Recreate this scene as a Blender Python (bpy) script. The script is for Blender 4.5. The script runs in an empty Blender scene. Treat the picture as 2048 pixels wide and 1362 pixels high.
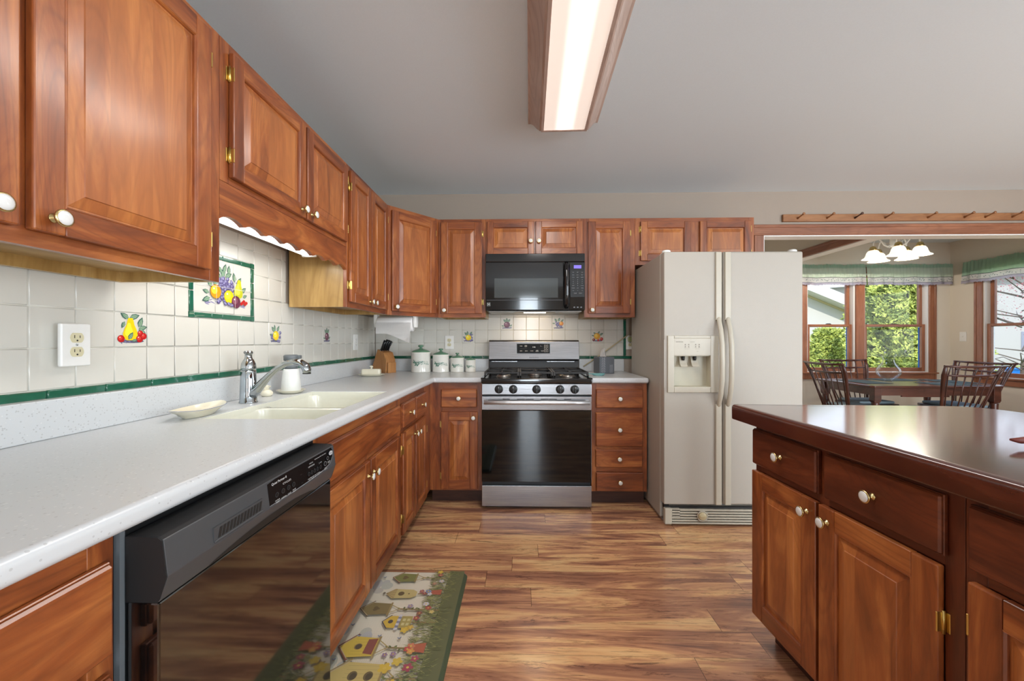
import bpy, bmesh, math, random
from mathutils import Vector, Matrix, noise
random.seed(7)
PI = math.pi
S = bpy.context.scene
COL = S.collection
def L(r, g, b, a=1.0):
    f = lambda c: (c/255/12.92) if c/255 <= .04045 else ((c/255+.055)/1.055)**2.4
    return (f(r), f(g), f(b), a)

# ------------------------------------------------------------------ camera
cam_d = bpy.data.cameras.new('camera'); cam = bpy.data.objects.new('camera', cam_d); COL.objects.link(cam)
cam_d.sensor_width = 36; cam_d.lens = 815/2048*36; cam_d.clip_start = .02
cam.location = (0, 0, 1.177); cam.rotation_euler = (PI/2, 0, math.radians(1.3))
S.camera = cam
# ------------------------------------------------------------------ view
S.view_settings.view_transform = 'Standard'; S.view_settings.look = 'None'
S.view_settings.gamma = 1; S.view_settings.use_curve_mapping = False
S.view_settings.exposure = -0.22
S.cycles.max_bounces = 10; S.cycles.diffuse_bounces = 5; S.cycles.glossy_bounces = 5
S.cycles.transparent_max_bounces = 12; S.cycles.sample_clamp_indirect = 6
# ------------------------------------------------------------------ world: bright hazy spring sky
W = bpy.data.worlds.new('sky'); S.world = W; W.use_nodes = True
nt = W.node_tree; nt.nodes.clear()
wo = nt.nodes.new('ShaderNodeOutputWorld'); bg = nt.nodes.new('ShaderNodeBackground')
tc = nt.nodes.new('ShaderNodeTexCoord'); sx = nt.nodes.new('ShaderNodeSeparateXYZ'); cr = nt.nodes.new('ShaderNodeValToRGB')
nt.links.new(tc.outputs['Generated'], sx.inputs[0]); nt.links.new(sx.outputs['Z'], cr.inputs[0])
cr.color_ramp.elements[0].position = 0; cr.color_ramp.elements[0].color = (.86, .91, 1, 1)
cr.color_ramp.elements[1].position = .6; cr.color_ramp.elements[1].color = (.5, .67, 1, 1)
nt.links.new(cr.outputs[0], bg.inputs[0]); bg.inputs[1].default_value = 3.3
nt.links.new(bg.outputs[0], wo.inputs[0])
# ------------------------------------------------------------------ lights
def light(name, kind, loc, energy, color=(1, 1, 1), size=(1, 1), rot=None, target=None, spread=None):
    d = bpy.data.lights.new(name, kind); d.energy = energy; d.color = color
    if kind == 'AREA':
        d.shape = 'RECTANGLE'; d.size, d.size_y = size
        if spread: d.spread = spread
    if kind == 'SUN': d.angle = math.radians(1.2)
    o = bpy.data.objects.new(name, d); COL.objects.link(o); o.location = loc
    if rot: o.rotation_euler = rot
    if target is not None:
        o.rotation_euler = (Vector(target)-Vector(loc)).to_track_quat('-Z', 'Y').to_euler()
    return o
light('sun', 'SUN', (0, -5, 12), 5.0, (1, .95, .86), target=(4.5, 6.5, 0))
# assumed rear window light, then two unseen fill lights added behind the camera
light('assumed_rear_window_light', 'AREA', (.18, -3.45, 1.25), 60, (.80, .91, 1), (.42, 1.9), rot=(PI/2, 0, 0))  # unseen window assumed from oven door reflections; the rear wall here is solid
light('added_fill_rear', 'AREA', (3.7, -3.45, 1.1), 230, (.80, .91, 1), (2.2, 2.0), rot=(PI/2, 0, 0))  # added to lift the ceiling brightness; no patio door is built here
light('added_fill_side', 'AREA', (5.45, -.9, 1.25), 190, (.80, .91, 1), (2.6, 1.9), rot=(PI/2, 0, PI/2))  # added for extra brightness; the wall behind it has no window
# daylight entering by the dining windows
for nm, lc, sz, rt in (('portal_far_left', (4.005, 5.53, 1.42), (.57, 1.32), (-PI/2, 0, 0)), ('portal_far_right', (4.855, 5.53, 1.42), (.83, 1.32), (-PI/2, 0, 0)), ('portal_side', (5.68, 4.485, 1.41), (1.07, 1.34), (PI/2, 0, PI/2))):
    light(nm, 'AREA', lc, 1, size=sz, rot=rt).data.cycles.is_portal = True

# ================================================================== materials
M = {}
def nmat(name):
    m = bpy.data.materials.new(name); m.use_nodes = True; M[name] = m
    t = m.node_tree; return m, t, t.nodes['Principled BSDF']
def inp(b, **k):
    names = dict(col='Base Color', rough='Roughness', metal='Metallic', coat='Coat Weight', coatr='Coat Roughness',
                 spec='Specular IOR Level', trans='Transmission Weight', ior='IOR', em='Emission Color', ems='Emission Strength',
                 alpha='Alpha', sheen='Sheen Weight', sss='Subsurface Weight', aniso='Anisotropic')
    for a, v in k.items(): b.inputs[names[a]].default_value = v
def plain(name, col, rough=.5, metal=0, bump=0, bscale=60, vary=0, **k):
    m, t, b = nmat(name); inp(b, col=col, rough=rough, metal=metal, **k)
    N, K = t.nodes, t.links
    co = N.new('ShaderNodeTexCoord')
    nz = N.new('ShaderNodeTexNoise'); nz.inputs['Scale'].default_value = bscale; nz.inputs['Detail'].default_value = 3
    K.new(co.outputs['Object'], nz.inputs['Vector'])
    if bump:
        bp = N.new('ShaderNodeBump'); bp.inputs['Strength'].default_value = bump; bp.inputs['Distance'].default_value = .002
        K.new(nz.outputs['Fac'], bp.inputs['Height']); K.new(bp.outputs[0], b.inputs['Normal'])
    mx = N.new('ShaderNodeMix'); mx.data_type = 'RGBA'; v = vary or .03
    mx.inputs['A'].default_value = tuple(c*(1-v) for c in col[:3])+(1,)
    mx.inputs['B'].default_value = tuple(min(1, c*(1+v)) for c in col[:3])+(1,)
    K.new(nz.outputs['Fac'], mx.inputs['Factor']); K.new(mx.outputs['Result'], b.inputs['Base Color'])
    return m
def math_n(t, op, a, b=None, c=None):
    n = t.nodes.new('ShaderNodeMath'); n.operation = op
    for i, v in enumerate((a, b, c)):
        if v is None: continue
        if isinstance(v, (int, float)): n.inputs[i].default_value = v
        else: t.links.new(v, n.inputs[i])
    return n.outputs[0]
def ramp(t, fac, stops):
    r = t.nodes.new('ShaderNodeValToRGB'); e = r.color_ramp.elements
    while len(e) < len(stops): e.new(.5)
    for i, (p, c) in enumerate(stops): e[i].position = p; e[i].color = c
    t.links.new(fac, r.inputs[0]); return r.outputs[0]
def mixc(t, fac, a, b, mode='MIX'):
    n = t.nodes.new('ShaderNodeMix'); n.data_type = 'RGBA'; n.blend_type = mode
    for k, v in (('Factor', fac), ('A', a), ('B', b)):
        if isinstance(v, (int, float, tuple)): n.inputs[k].default_value = v
        else: t.links.new(v, n.inputs[k])
    return n.outputs['Result']
def wood(name, axis, dark, mid, light_, rough=.4, coat=.45, boards=.0, grain=1.0, coatr=.2):
    m, t, b = nmat(name); N, K = t.nodes, t.links
    co = N.new('ShaderNodeTexCoord'); oi = N.new('ShaderNodeObjectInfo')
    add = N.new('ShaderNodeVectorMath'); add.operation = 'ADD'
    sc = N.new('ShaderNodeVectorMath'); sc.operation = 'SCALE'; sc.inputs[0].default_value = (37, 51, 23)
    K.new(oi.outputs['Random'], sc.inputs['Scale']); K.new(co.outputs['Object'], add.inputs[0]); K.new(sc.outputs[0], add.inputs[1])
    sp = N.new('ShaderNodeSeparateXYZ'); K.new(add.outputs[0], sp.inputs[0])
    x, y, z = sp.outputs
    if axis == 'x': al, a1, a2 = x, z, y
    elif axis == 'z': al, a1, a2 = z, x, y
    else: al, a1, a2 = y, x, z
    if boards:
        bi = math_n(t, 'FLOOR', math_n(t, 'DIVIDE', a1, boards))
        wn = N.new('ShaderNodeTexWhiteNoise'); wn.noise_dimensions = '1D'; K.new(bi, wn.inputs['W'])
        bv = wn.outputs['Value']; al = math_n(t, 'MULTIPLY_ADD', bv, 7.0, al)
    def vec(sa, s1, s2):
        c = N.new('ShaderNodeCombineXYZ')
        K.new(math_n(t, 'MULTIPLY', al, sa), c.inputs[0]); K.new(math_n(t, 'MULTIPLY', a1, s1), c.inputs[1]); K.new(math_n(t, 'MULTIPLY', a2, s2), c.inputs[2])
        return c.outputs[0]
    def nz(v, detail, rough_=.6, dist=0):
        n = N.new('ShaderNodeTexNoise'); n.inputs['Scale'].default_value = 1; n.inputs['Detail'].default_value = detail
        n.inputs['Roughness'].default_value = rough_; n.inputs['Distortion'].default_value = dist; K.new(v, n.inputs['Vector']); return n.outputs['Fac']
    big = nz(vec(1.8, 11, 11), 6, .62, .9)
    fine = nz(vec(7, 240, 240), 2, .6)
    fig = nz(vec(1.1, 7, 7), 1, .5, .3)
    rings = math_n(t, 'SINE', math_n(t, 'MULTIPLY', fig, 120))
    rings = math_n(t, 'POWER', math_n(t, 'MULTIPLY_ADD', rings, .5, .5), 5)
    c = ramp(t, big, [(.32, dark), (.5, mid), (.68, light_)])
    c = mixc(t, math_n(t, 'MULTIPLY', rings, .3*grain), c, tuple(v*.72 for v in dark[:3])+(1,))
    c = mixc(t, math_n(t, 'MULTIPLY', math_n(t, 'SUBTRACT', fine, .35), .5*grain), c, dark)
    if boards:
        c = mixc(t, math_n(t, 'MULTIPLY', bv, .5), c, light_)
    rv = math_n(t, 'MULTIPLY', oi.outputs['Random'], .28)
    c = mixc(t, rv, c, mid)
    K.new(c, b.inputs['Base Color'])
    inp(b, rough=rough, coat=coat, coatr=coatr)
    bp = N.new('ShaderNodeBump'); bp.inputs['Strength'].default_value = .06; bp.inputs['Distance'].default_value = .001
    K.new(fine, bp.inputs['Height']); K.new(bp.outputs[0], b.inputs['Normal'])
    return m
CD, CM, CL = L(88, 38, 16), L(144, 75, 33), L(190, 117, 59)
wood('cherry_z', 'z', CD, CM, CL)
wood('cherry_x', 'x', CD, CM, CL)
wood('cherry_y', 'y', CD, CM, CL)
wood('cherry_panel', 'z', L(98, 45, 19), L(154, 83, 38), L(200, 128, 66), boards=.105)
ID, IM, IL = L(66, 26, 13), L(104, 48, 24), L(134, 70, 36)
wood('island_z', 'z', ID, IM, IL, coat=.35)
wood('island_x', 'x', ID, IM, IL, coat=.35)
wood('island_panel', 'z', L(80, 34, 18), L(118, 58, 28), L(148, 80, 42), boards=.1, coat=.35)
wood('island_top', 'y', L(48, 20, 15), L(76, 34, 24), L(98, 48, 34), rough=.26, coat=1, coatr=.1)
wood('plywood', 'x', L(128, 96, 52), L(158, 124, 74), L(182, 148, 94), rough=.5, coat=.1, grain=.5)
wood('plywood_z', 'z', L(140, 104, 54), L(172, 136, 78), L(200, 166, 106), rough=.4, coat=.25, grain=.5)
wood('trim_wood', 'x', L(118, 70, 46), L(144, 90, 62), L(164, 108, 78), rough=.35, coat=.3)
wood('trim_wood_z', 'z', L(118, 70, 46), L(144, 90, 62), L(164, 108, 78), rough=.35, coat=.3)
wood('trim_wood_y', 'y', L(118, 70, 46), L(144, 90, 62), L(164, 108, 78), rough=.35, coat=.3)
wood('peg_wood', 'x', L(130, 84, 50), L(154, 104, 64), L(174, 124, 80), rough=.45, coat=.1)
wood('dark_chair', 'z', L(44, 22, 18), L(70, 34, 26), L(92, 48, 36), rough=.35, coat=.4)
wood('table_wood', 'x', L(50, 24, 18), L(80, 40, 28), L(104, 56, 40), rough=.3, coat=.6)
wood('block_wood', 'z', L(150, 96, 50), L(176, 120, 68), L(194, 140, 84), rough=.5, coat=.05)
wood('light_frame_wood', 'y', L(160, 134, 122), L(188, 164, 152), L(206, 186, 176), rough=.4, coat=.2)
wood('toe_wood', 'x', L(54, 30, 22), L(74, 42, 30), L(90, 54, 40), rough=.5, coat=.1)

# floor: laminate planks running along x
def floor_mat():
    m, t, b = nmat('laminate_floor'); N, K = t.nodes, t.links
    co = N.new('ShaderNodeTexCoord'); sp = N.new('ShaderNodeSeparateXYZ'); K.new(co.outputs['Object'], sp.inputs[0])
    x, y = sp.outputs[0], sp.outputs[1]
    v = math_n(t, 'DIVIDE', math_n(t, 'SUBTRACT', y, 1.527), .138); row = math_n(t, 'FLOOR', v)
    w1 = N.new('ShaderNodeTexWhiteNoise'); w1.noise_dimensions = '1D'; K.new(row, w1.inputs['W'])
    u = math_n(t, 'ADD', math_n(t, 'DIVIDE', x, 1.22), math_n(t, 'MULTIPLY', w1.outputs['Value'], 9)); colm = math_n(t, 'FLOOR', u)
    cb = N.new('ShaderNodeCombineXYZ'); K.new(row, cb.inputs[0]); K.new(colm, cb.inputs[1])
    w2 = N.new('ShaderNodeTexWhiteNoise'); w2.noise_dimensions = '2D'; K.new(cb.outputs[0], w2.inputs['Vector']); pid = w2.outputs['Value']
    def nz(sxx, syy, off, det, ro=.6, dist=0.):
        c = N.new('ShaderNodeCombineXYZ'); K.new(math_n(t, 'MULTIPLY_ADD', pid, off, math_n(t, 'MULTIPLY', x, sxx)), c.inputs[0])
        K.new(math_n(t, 'MULTIPLY', y, syy), c.inputs[1]); K.new(math_n(t, 'MULTIPLY', pid, 31.), c.inputs[2])
        n = N.new('ShaderNodeTexNoise'); n.inputs['Scale'].default_value = 1; n.inputs['Detail'].default_value = det
        n.inputs['Roughness'].default_value = ro; n.inputs['Distortion'].default_value = dist; K.new(c.outputs[0], n.inputs['Vector']); return n.outputs['Fac']
    a = nz(1.1, 9.5, 40, 5, .6, 1.0)
    f = nz(4, 120, 17, 3)
    s = nz(1.6, 17, 70, 6, .72, 2.6)
    c = ramp(t, a, [(.34, L(132, 92, 76)), (.43, L(172, 122, 94)), (.5, L(206, 152, 112)), (.55, L(234, 184, 130)), (.66, L(244, 204, 148))])
    c = mixc(t, math_n(t, 'MULTIPLY', pid, .3), c, L(146, 102, 80))
    c = mixc(t, math_n(t, 'MULTIPLY', math_n(t, 'SUBTRACT', f, .3), .35), c, L(110, 66, 46))
    st = ramp(t, s, [(.36, (1, 1, 1, 1)), (.415, (0, 0, 0, 1))])
    stb = N.new('ShaderNodeRGBToBW'); K.new(st, stb.inputs[0])
    c = mixc(t, math_n(t, 'MULTIPLY', stb.outputs[0], .7), c, L(76, 50, 46))
    st2 = ramp(t, s, [(.55, (0, 0, 0, 1)), (.58, (1, 1, 1, 1)), (.6, (1, 1, 1, 1)), (.64, (0, 0, 0, 1))]); b2 = N.new('ShaderNodeRGBToBW'); K.new(st2, b2.inputs[0])
    c = mixc(t, math_n(t, 'MULTIPLY', b2.outputs[0], .45), c, L(78, 48, 38))
    fv = math_n(t, 'FRACT', v); fu = math_n(t, 'FRACT', u)
    g = math_n(t, 'MAXIMUM', math_n(t, 'LESS_THAN', fv, .012), math_n(t, 'LESS_THAN', fu, .002))
    c = mixc(t, math_n(t, 'MULTIPLY', g, .75), c, L(50, 30, 24))
    K.new(c, b.inputs['Base Color']); inp(b, rough=.26, coat=.3, coatr=.12)
    bp = N.new('ShaderNodeBump'); bp.inputs['Strength'].default_value = .08; bp.inputs['Distance'].default_value = .001
    K.new(f, bp.inputs['Height']); K.new(bp.outputs[0], b.inputs['Normal'])
floor_mat()
# solid-surface worktop with faint speckle
def speckle(name, base, dark):
    m, t, b = nmat(name); N, K = t.nodes, t.links
    co = N.new('ShaderNodeTexCoord'); vo = N.new('ShaderNodeTexVoronoi'); vo.inputs['Scale'].default_value = 130; K.new(co.outputs['Object'], vo.inputs['Vector'])
    sel = N.new('ShaderNodeSeparateColor'); K.new(vo.outputs['Color'], sel.inputs[0])
    spot = math_n(t, 'MULTIPLY', math_n(t, 'LESS_THAN', vo.outputs['Distance'], .26), math_n(t, 'GREATER_THAN', sel.outputs[0], .72))
    wspot = math_n(t, 'MULTIPLY', math_n(t, 'LESS_THAN', vo.outputs['Distance'], .3), math_n(t, 'LESS_THAN', sel.outputs[0], .2))
    c = mixc(t, math_n(t, 'MULTIPLY', spot, .28), base, dark)
    c = mixc(t, math_n(t, 'MULTIPLY', wspot, .3), c, L(245, 245, 243))
    K.new(c, b.inputs['Base Color']); inp(b, rough=.3, coat=.15, coatr=.2)
speckle('worktop', L(202, 205, 207), L(120, 116, 112))
plain('sink_cream', L(226, 226, 213), .22, coat=.4)
plain('tile_cream', L(208, 205, 196), .22, coat=.4, coatr=.12, bump=.03, bscale=14)
plain('grout', L(206, 202, 190), .8)
plain('green_tile', L(28, 92, 70), .16, coat=.6, vary=.25, bscale=40)
plain('wall_paint', L(162, 149, 136), .7, bump=.06, bscale=220)
plain('dining_paint', L(214, 205, 190), .7, bump=.06, bscale=220)
plain('ceiling_paint', L(222, 234, 242), .85, bump=.12, bscale=160)
plain('white_paint', L(242, 243, 242), .5)
plain('porcelain', L(222, 222, 220), .12, coat=.8)
plain('brass', L(200, 176, 122), .25, 1)
plain('brass_hinge', L(214, 186, 112), .3, 1)
plain('chrome', L(172, 178, 181), .07, 1)
plain('white_plastic', L(232, 231, 227), .3)
plain('almond_plastic', L(210, 202, 168), .35)
plain('dark_slot', L(30, 28, 26), .6)
plain('black_gloss', L(16, 16, 17), .1, spec=.5, coat=.5)
plain('black_door', L(12, 12, 12), .07, spec=.9, coat=1, coatr=.05)
plain('matt_black', L(18, 18, 19), .65)
plain('black_plastic', L(22, 23, 24), .32)
plain('charcoal_plastic', L(68, 69, 71), .38)
plain('black_glass', L(6, 7, 8), .05, spec=.5)
plain('grey_glass', L(74, 78, 78), .08)
plain('cast_iron', L(34, 33, 33), .5, bump=.3, bscale=300)
plain('burner_metal', L(150, 146, 140), .35, .9)
plain('fridge_skin', L(171, 164, 153), .42, bump=.35, bscale=380)
plain('fridge_trim', L(184, 177, 161), .35)
plain('fridge_cavity', L(190, 184, 164), .4)
plain('paper', L(238, 236, 234), .9)
plain('cream_glaze', L(228, 222, 200), .15, coat=.6)
plain('canister_white', L(228, 226, 218), .16, coat=.5)
plain('canister_lid', L(88, 128, 102), .18, coat=.6)
plain('grey_plastic', L(96, 102, 106), .4)
plain('milky_plastic', L(226, 228, 226), .4)
plain('teal_glass', L(118, 170, 168), .12, coat=.8)
plain('tissue_box', L(98, 104, 112), .45)
plain('gold_channel', L(190, 176, 140), .35)
plain('plug_green', L(162, 170, 120), .4)
plain('mat_green', L(72, 82, 58), .45, coat=.2, bump=.4, bscale=420)
plain('placemat', L(54, 72, 80), .9, bump=.5, bscale=300)
plain('seat_cushion', L(150, 168, 178), .9)
plain('garage_siding', L(192, 190, 184), .8)
plain('house_siding', L(160, 158, 154), .8)
plain('garage_trim', L(206, 205, 200), .6)
plain('roof_shingle', L(120, 116, 112), .9)
plain('lawn', L(132, 142, 82), .95, bump=.5, bscale=20, vary=.25)
plain('asphalt', L(120, 124, 132), .9)
plain('bark', L(92, 80, 70), .9, bump=.5, bscale=60)
plain('bin_blue', L(18, 110, 200), .4)
plain('bin_grey', L(120, 124, 140), .5)
plain('evergreen_a', L(176, 186, 92), .8, vary=.35, bscale=6)
plain('evergreen_b', L(126, 142, 70), .8, vary=.35, bscale=6)
plain('red_leaf', L(146, 74, 80), .8, vary=.3, bscale=5)
plain('blue_tape', L(34, 110, 196), .5)
plain('dried_red', L(110, 44, 32), .55, bump=.6, bscale=90)
plain('vinyl_white', L(226, 226, 226), .4)
def cloth(name, col):
    m = bpy.data.materials.new(name); m.use_nodes = True; M[name] = m; t = m.node_tree; t.nodes.clear()
    o = t.nodes.new('ShaderNodeOutputMaterial'); a = t.nodes.new('ShaderNodeBsdfDiffuse'); g = t.nodes.new('ShaderNodeBsdfTranslucent'); mx = t.nodes.new('ShaderNodeMixShader')
    a.inputs[0].default_value = col; g.inputs[0].default_value = col; mx.inputs[0].default_value = .5
    t.links.new(a.outputs[0], mx.inputs[1]); t.links.new(g.outputs[0], mx.inputs[2]); t.links.new(mx.outputs[0], o.inputs[0])
cloth('valance_green', L(194, 220, 203)); cloth('valance_pale', L(226, 236, 224)); cloth('valance_white', L(232, 232, 232)); cloth('valance_lilac', L(206, 202, 216))
plain('twig_gold', L(190, 150, 110), .4, .4)
def steel():
    m, t, b = nmat('steel'); N, K = t.nodes, t.links
    co = N.new('ShaderNodeTexCoord'); mp = N.new('ShaderNodeMapping'); mp.inputs['Scale'].default_value = (3, 300, 300)
    K.new(co.outputs['Object'], mp.inputs[0]); nz = N.new('ShaderNodeTexNoise'); nz.inputs['Scale'].default_value = 2; K.new(mp.outputs[0], nz.inputs['Vector'])
    K.new(ramp(t, nz.outputs['Fac'], [(.3, L(142, 142, 144)), (.7, L(172, 172, 174))]), b.inputs['Base Color'])
    inp(b, metal=1, rough=.27, aniso=.5)
steel()
plain('handle_steel', L(206, 206, 208), .38, .75)
def emit(name, col, s, base=None):
    m, t, b = nmat(name); inp(b, col=base or col, rough=.4, em=col, ems=s); return m
emit('tube_light', (1, .97, .93, 1), 2.6)
emit('shade_glass', (1, .9, .76, 1), 1.25, L(240, 232, 214))
emit('bulb', (1, .86, .66, 1), 3)
emit('range_lamp', (1, .86, .66, 1), 12)
emit('undercab_tube', (1, .99, .96, 1), 3.0)
emit('display_violet', L(110, 96, 200), .8)
emit('display_white', (.9, .95, 1, 1), 1.6)
def lens_mat():       # ribbed acrylic diffuser; the tube inside shows as the brighter core
    m, t, b = nmat('light_lens'); N, K = t.nodes, t.links
    co = N.new('ShaderNodeTexCoord'); sp = N.new('ShaderNodeSeparateXYZ'); K.new(co.outputs['Object'], sp.inputs[0])
    d = math_n(t, 'ABSOLUTE', sp.outputs[0])
    f = ramp(t, math_n(t, 'MULTIPLY', d, 8), [(.0, (1, 1, 1, 1)), (.22, (.75, .75, .75, 1)), (.46, (.0, .0, .0, 1))])
    bw = N.new('ShaderNodeRGBToBW'); K.new(f, bw.inputs[0])
    inp(b, col=L(240, 230, 218), rough=.3)
    K.new(mixc(t, bw.outputs[0], (.93, .80, .72, 1), (1, .98, .96, 1)), b.inputs['Emission Color'])
    K.new(math_n(t, 'MULTIPLY_ADD', bw.outputs[0], .9, .72), b.inputs['Emission Strength'])
lens_mat()
def glass(name, tint=(1, 1, 1, 1), ior=1.25, lim=1.0):     # thin clear sheet: fresnel reflection over a see-through pane
    m = bpy.data.materials.new(name); m.use_nodes = True; M[name] = m; t = m.node_tree; t.nodes.clear()
    o = t.nodes.new('ShaderNodeOutputMaterial'); a = t.nodes.new('ShaderNodeBsdfTransparent'); g = t.nodes.new('ShaderNodeBsdfGlossy')
    f = t.nodes.new('ShaderNodeFresnel'); f.inputs[0].default_value = 1.25; mx = t.nodes.new('ShaderNodeMixShader')
    a.inputs[0].default_value = tint; g.inputs['Roughness'].default_value = .02
    mn = t.nodes.new('ShaderNodeMath'); mn.operation = 'MINIMUM'; mn.inputs[1].default_value = lim
    t.links.new(f.outputs[0], mn.inputs[0]); t.links.new(mn.outputs[0], mx.inputs[0]); t.links.new(a.outputs[0], mx.inputs[1]); t.links.new(g.outputs[0], mx.inputs[2]); t.links.new(mx.outputs[0], o.inputs[0]); f.inputs[0].default_value = ior
glass('pane_glass')
glass('vase_glass', (.97, .985, .985, 1), 1.3, .28)
def paint_mat(name, rough):
    m, t, b = nmat(name); at = t.nodes.new('ShaderNodeAttribute'); at.attribute_name = 'Col'
    t.links.new(at.outputs['Color'], b.inputs['Base Color']); inp(b, rough=rough)
paint_mat('paint', .25); paint_mat('print_matt', .6)

# ================================================================== mesh helpers
class MB:
    def __init__(s): s.b = bmesh.new()
    def face(s, pts, mi=0):
        f = s.b.faces.new([s.b.verts.new(p) for p in pts]); f.material_index = mi; return f
    def box(s, x0, x1, y0, y1, z0, z1, mi=0, bev=0, seg=1):
        t = bmesh.new()
        bmesh.ops.create_cube(t, size=1, matrix=Matrix.Translation(((x0+x1)/2, (y0+y1)/2, (z0+z1)/2)) @ Matrix.Diagonal((abs(x1-x0), abs(y1-y0), abs(z1-z0), 1)))
        if bev: bmesh.ops.bevel(t, geom=list(t.edges), offset=bev, segments=seg, profile=.5, affect='EDGES')
        s.add(t, mi); return s
    def add(s, t, mi=None, mat=None):
        if mat is not None: bmesh.ops.transform(t, matrix=mat, verts=t.verts)
        vm = {v: s.b.verts.new(v.co) for v in t.verts}
        for f in t.faces:
            try: nf = s.b.faces.new([vm[v] for v in f.verts])
            except ValueError: continue
            nf.material_index = f.material_index if mi is None else mi; nf.smooth = f.smooth
        t.free(); return s
    def lathe(s, prof, c=(0, 0, 0), axis='z', seg=24, mi=0, cap=True, rot=None, sx=1, sy=1, smooth=True):
        R = {'z': Matrix.Identity(4), 'y': Matrix.Rotation(-PI/2, 4, 'X'), 'x': Matrix.Rotation(PI/2, 4, 'Y'), '-y': Matrix.Rotation(PI/2, 4, 'X'), '-z': Matrix.Rotation(PI, 4, 'X')}[axis]
        if rot is not None: R = rot @ R
        T = Matrix.Translation(c) @ R
        rings = []
        for r, h in prof:
            rings.append([s.b.verts.new(T @ Vector((r*sx*math.cos(2*PI*i/seg), r*sy*math.sin(2*PI*i/seg), h))) for i in range(seg)])
        for a, b in zip(rings, rings[1:]):
            for i in range(seg):
                f = s.b.faces.new((a[i], a[(i+1) % seg], b[(i+1) % seg], b[i])); f.material_index = mi; f.smooth = smooth
        if cap:
            for k, rg in ((0, rings[0][::-1]), (-1, rings[-1])):
                if prof[k][0] > 1e-5: s.b.faces.new(rg).material_index = mi
        return s
    def tube(s, pts, r, seg=10, mi=0, sq=1.0):
        pts = [Vector(p) for p in pts]; n = len(pts); rs = r if isinstance(r, (list, tuple)) else [r]*n
        rings = []; up = Vector((0, 0, 1)); last = None
        for i, p in enumerate(pts):
            d = (pts[min(i+1, n-1)]-pts[max(i-1, 0)]).normalized()
            if last is None:
                a = d.cross(up); a = d.cross(Vector((0, 1, 0))) if a.length < .05 else a
            else: a = last - d*last.dot(d)
            a.normalize(); last = a; bb = d.cross(a).normalized()
            rings.append([s.b.verts.new(p+(a*math.cos(2*PI*k/seg)+bb*math.sin(2*PI*k/seg)*sq)*rs[i]) for k in range(seg)])
        for a, b in zip(rings, rings[1:]):
            for i in range(seg):
                f = s.b.faces.new((a[i], a[(i+1) % seg], b[(i+1) % seg], b[i])); f.material_index = mi; f.smooth = True
        s.b.faces.new(rings[0][::-1]).material_index = mi; s.b.faces.new(rings[-1]).material_index = mi
        return s
    def prism(s, pts, h0, h1, axis='z', mi=0, bev=0):
        """polygon pts (a,b) extruded along axis; z:(x,y) y:(x,z) x:(y,z)"""
        def V(a, b, h): return {'z': (a, b, h), 'y': (a, h, b), 'x': (h, a, b)}[axis]
        t = bmesh.new(); A = [t.verts.new(V(a, b, h0)) for a, b in pts]; B = [t.verts.new(V(a, b, h1)) for a, b in pts]
        t.faces.new(A[::-1]); t.faces.new(B); n = len(pts)
        for i in range(n): t.faces.new((A[i], A[(i+1) % n], B[(i+1) % n], B[i]))
        bmesh.ops.recalc_face_normals(t, faces=t.faces)
        if bev: bmesh.ops.bevel(t, geom=list(t.edges), offset=bev, segments=2, profile=.5, affect='EDGES')
        s.add(t, mi); return s
    def build(s, name, mats, parent=None, smooth=None, loc=(0, 0, 0), recalc=True):
        if recalc: bmesh.ops.recalc_face_normals(s.b, faces=s.b.faces)
        me = bpy.data.meshes.new(name); s.b.to_mesh(me); s.b.free()
        for m in (mats if isinstance(mats, (list, tuple)) else [mats]): me.materials.append(M[m])
        if smooth is not None:
            me.polygons.foreach_set('use_smooth', [True]*len(me.polygons))
            me.set_sharp_from_angle(angle=math.radians(smooth))
        o = bpy.data.objects.new(name, me); COL.objects.link(o); o.parent = parent; o.location = loc
        if smooth is not None:
            w = o.modifiers.new('weighted_normal', 'WEIGHTED_NORMAL'); w.keep_sharp = True
        return o
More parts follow.
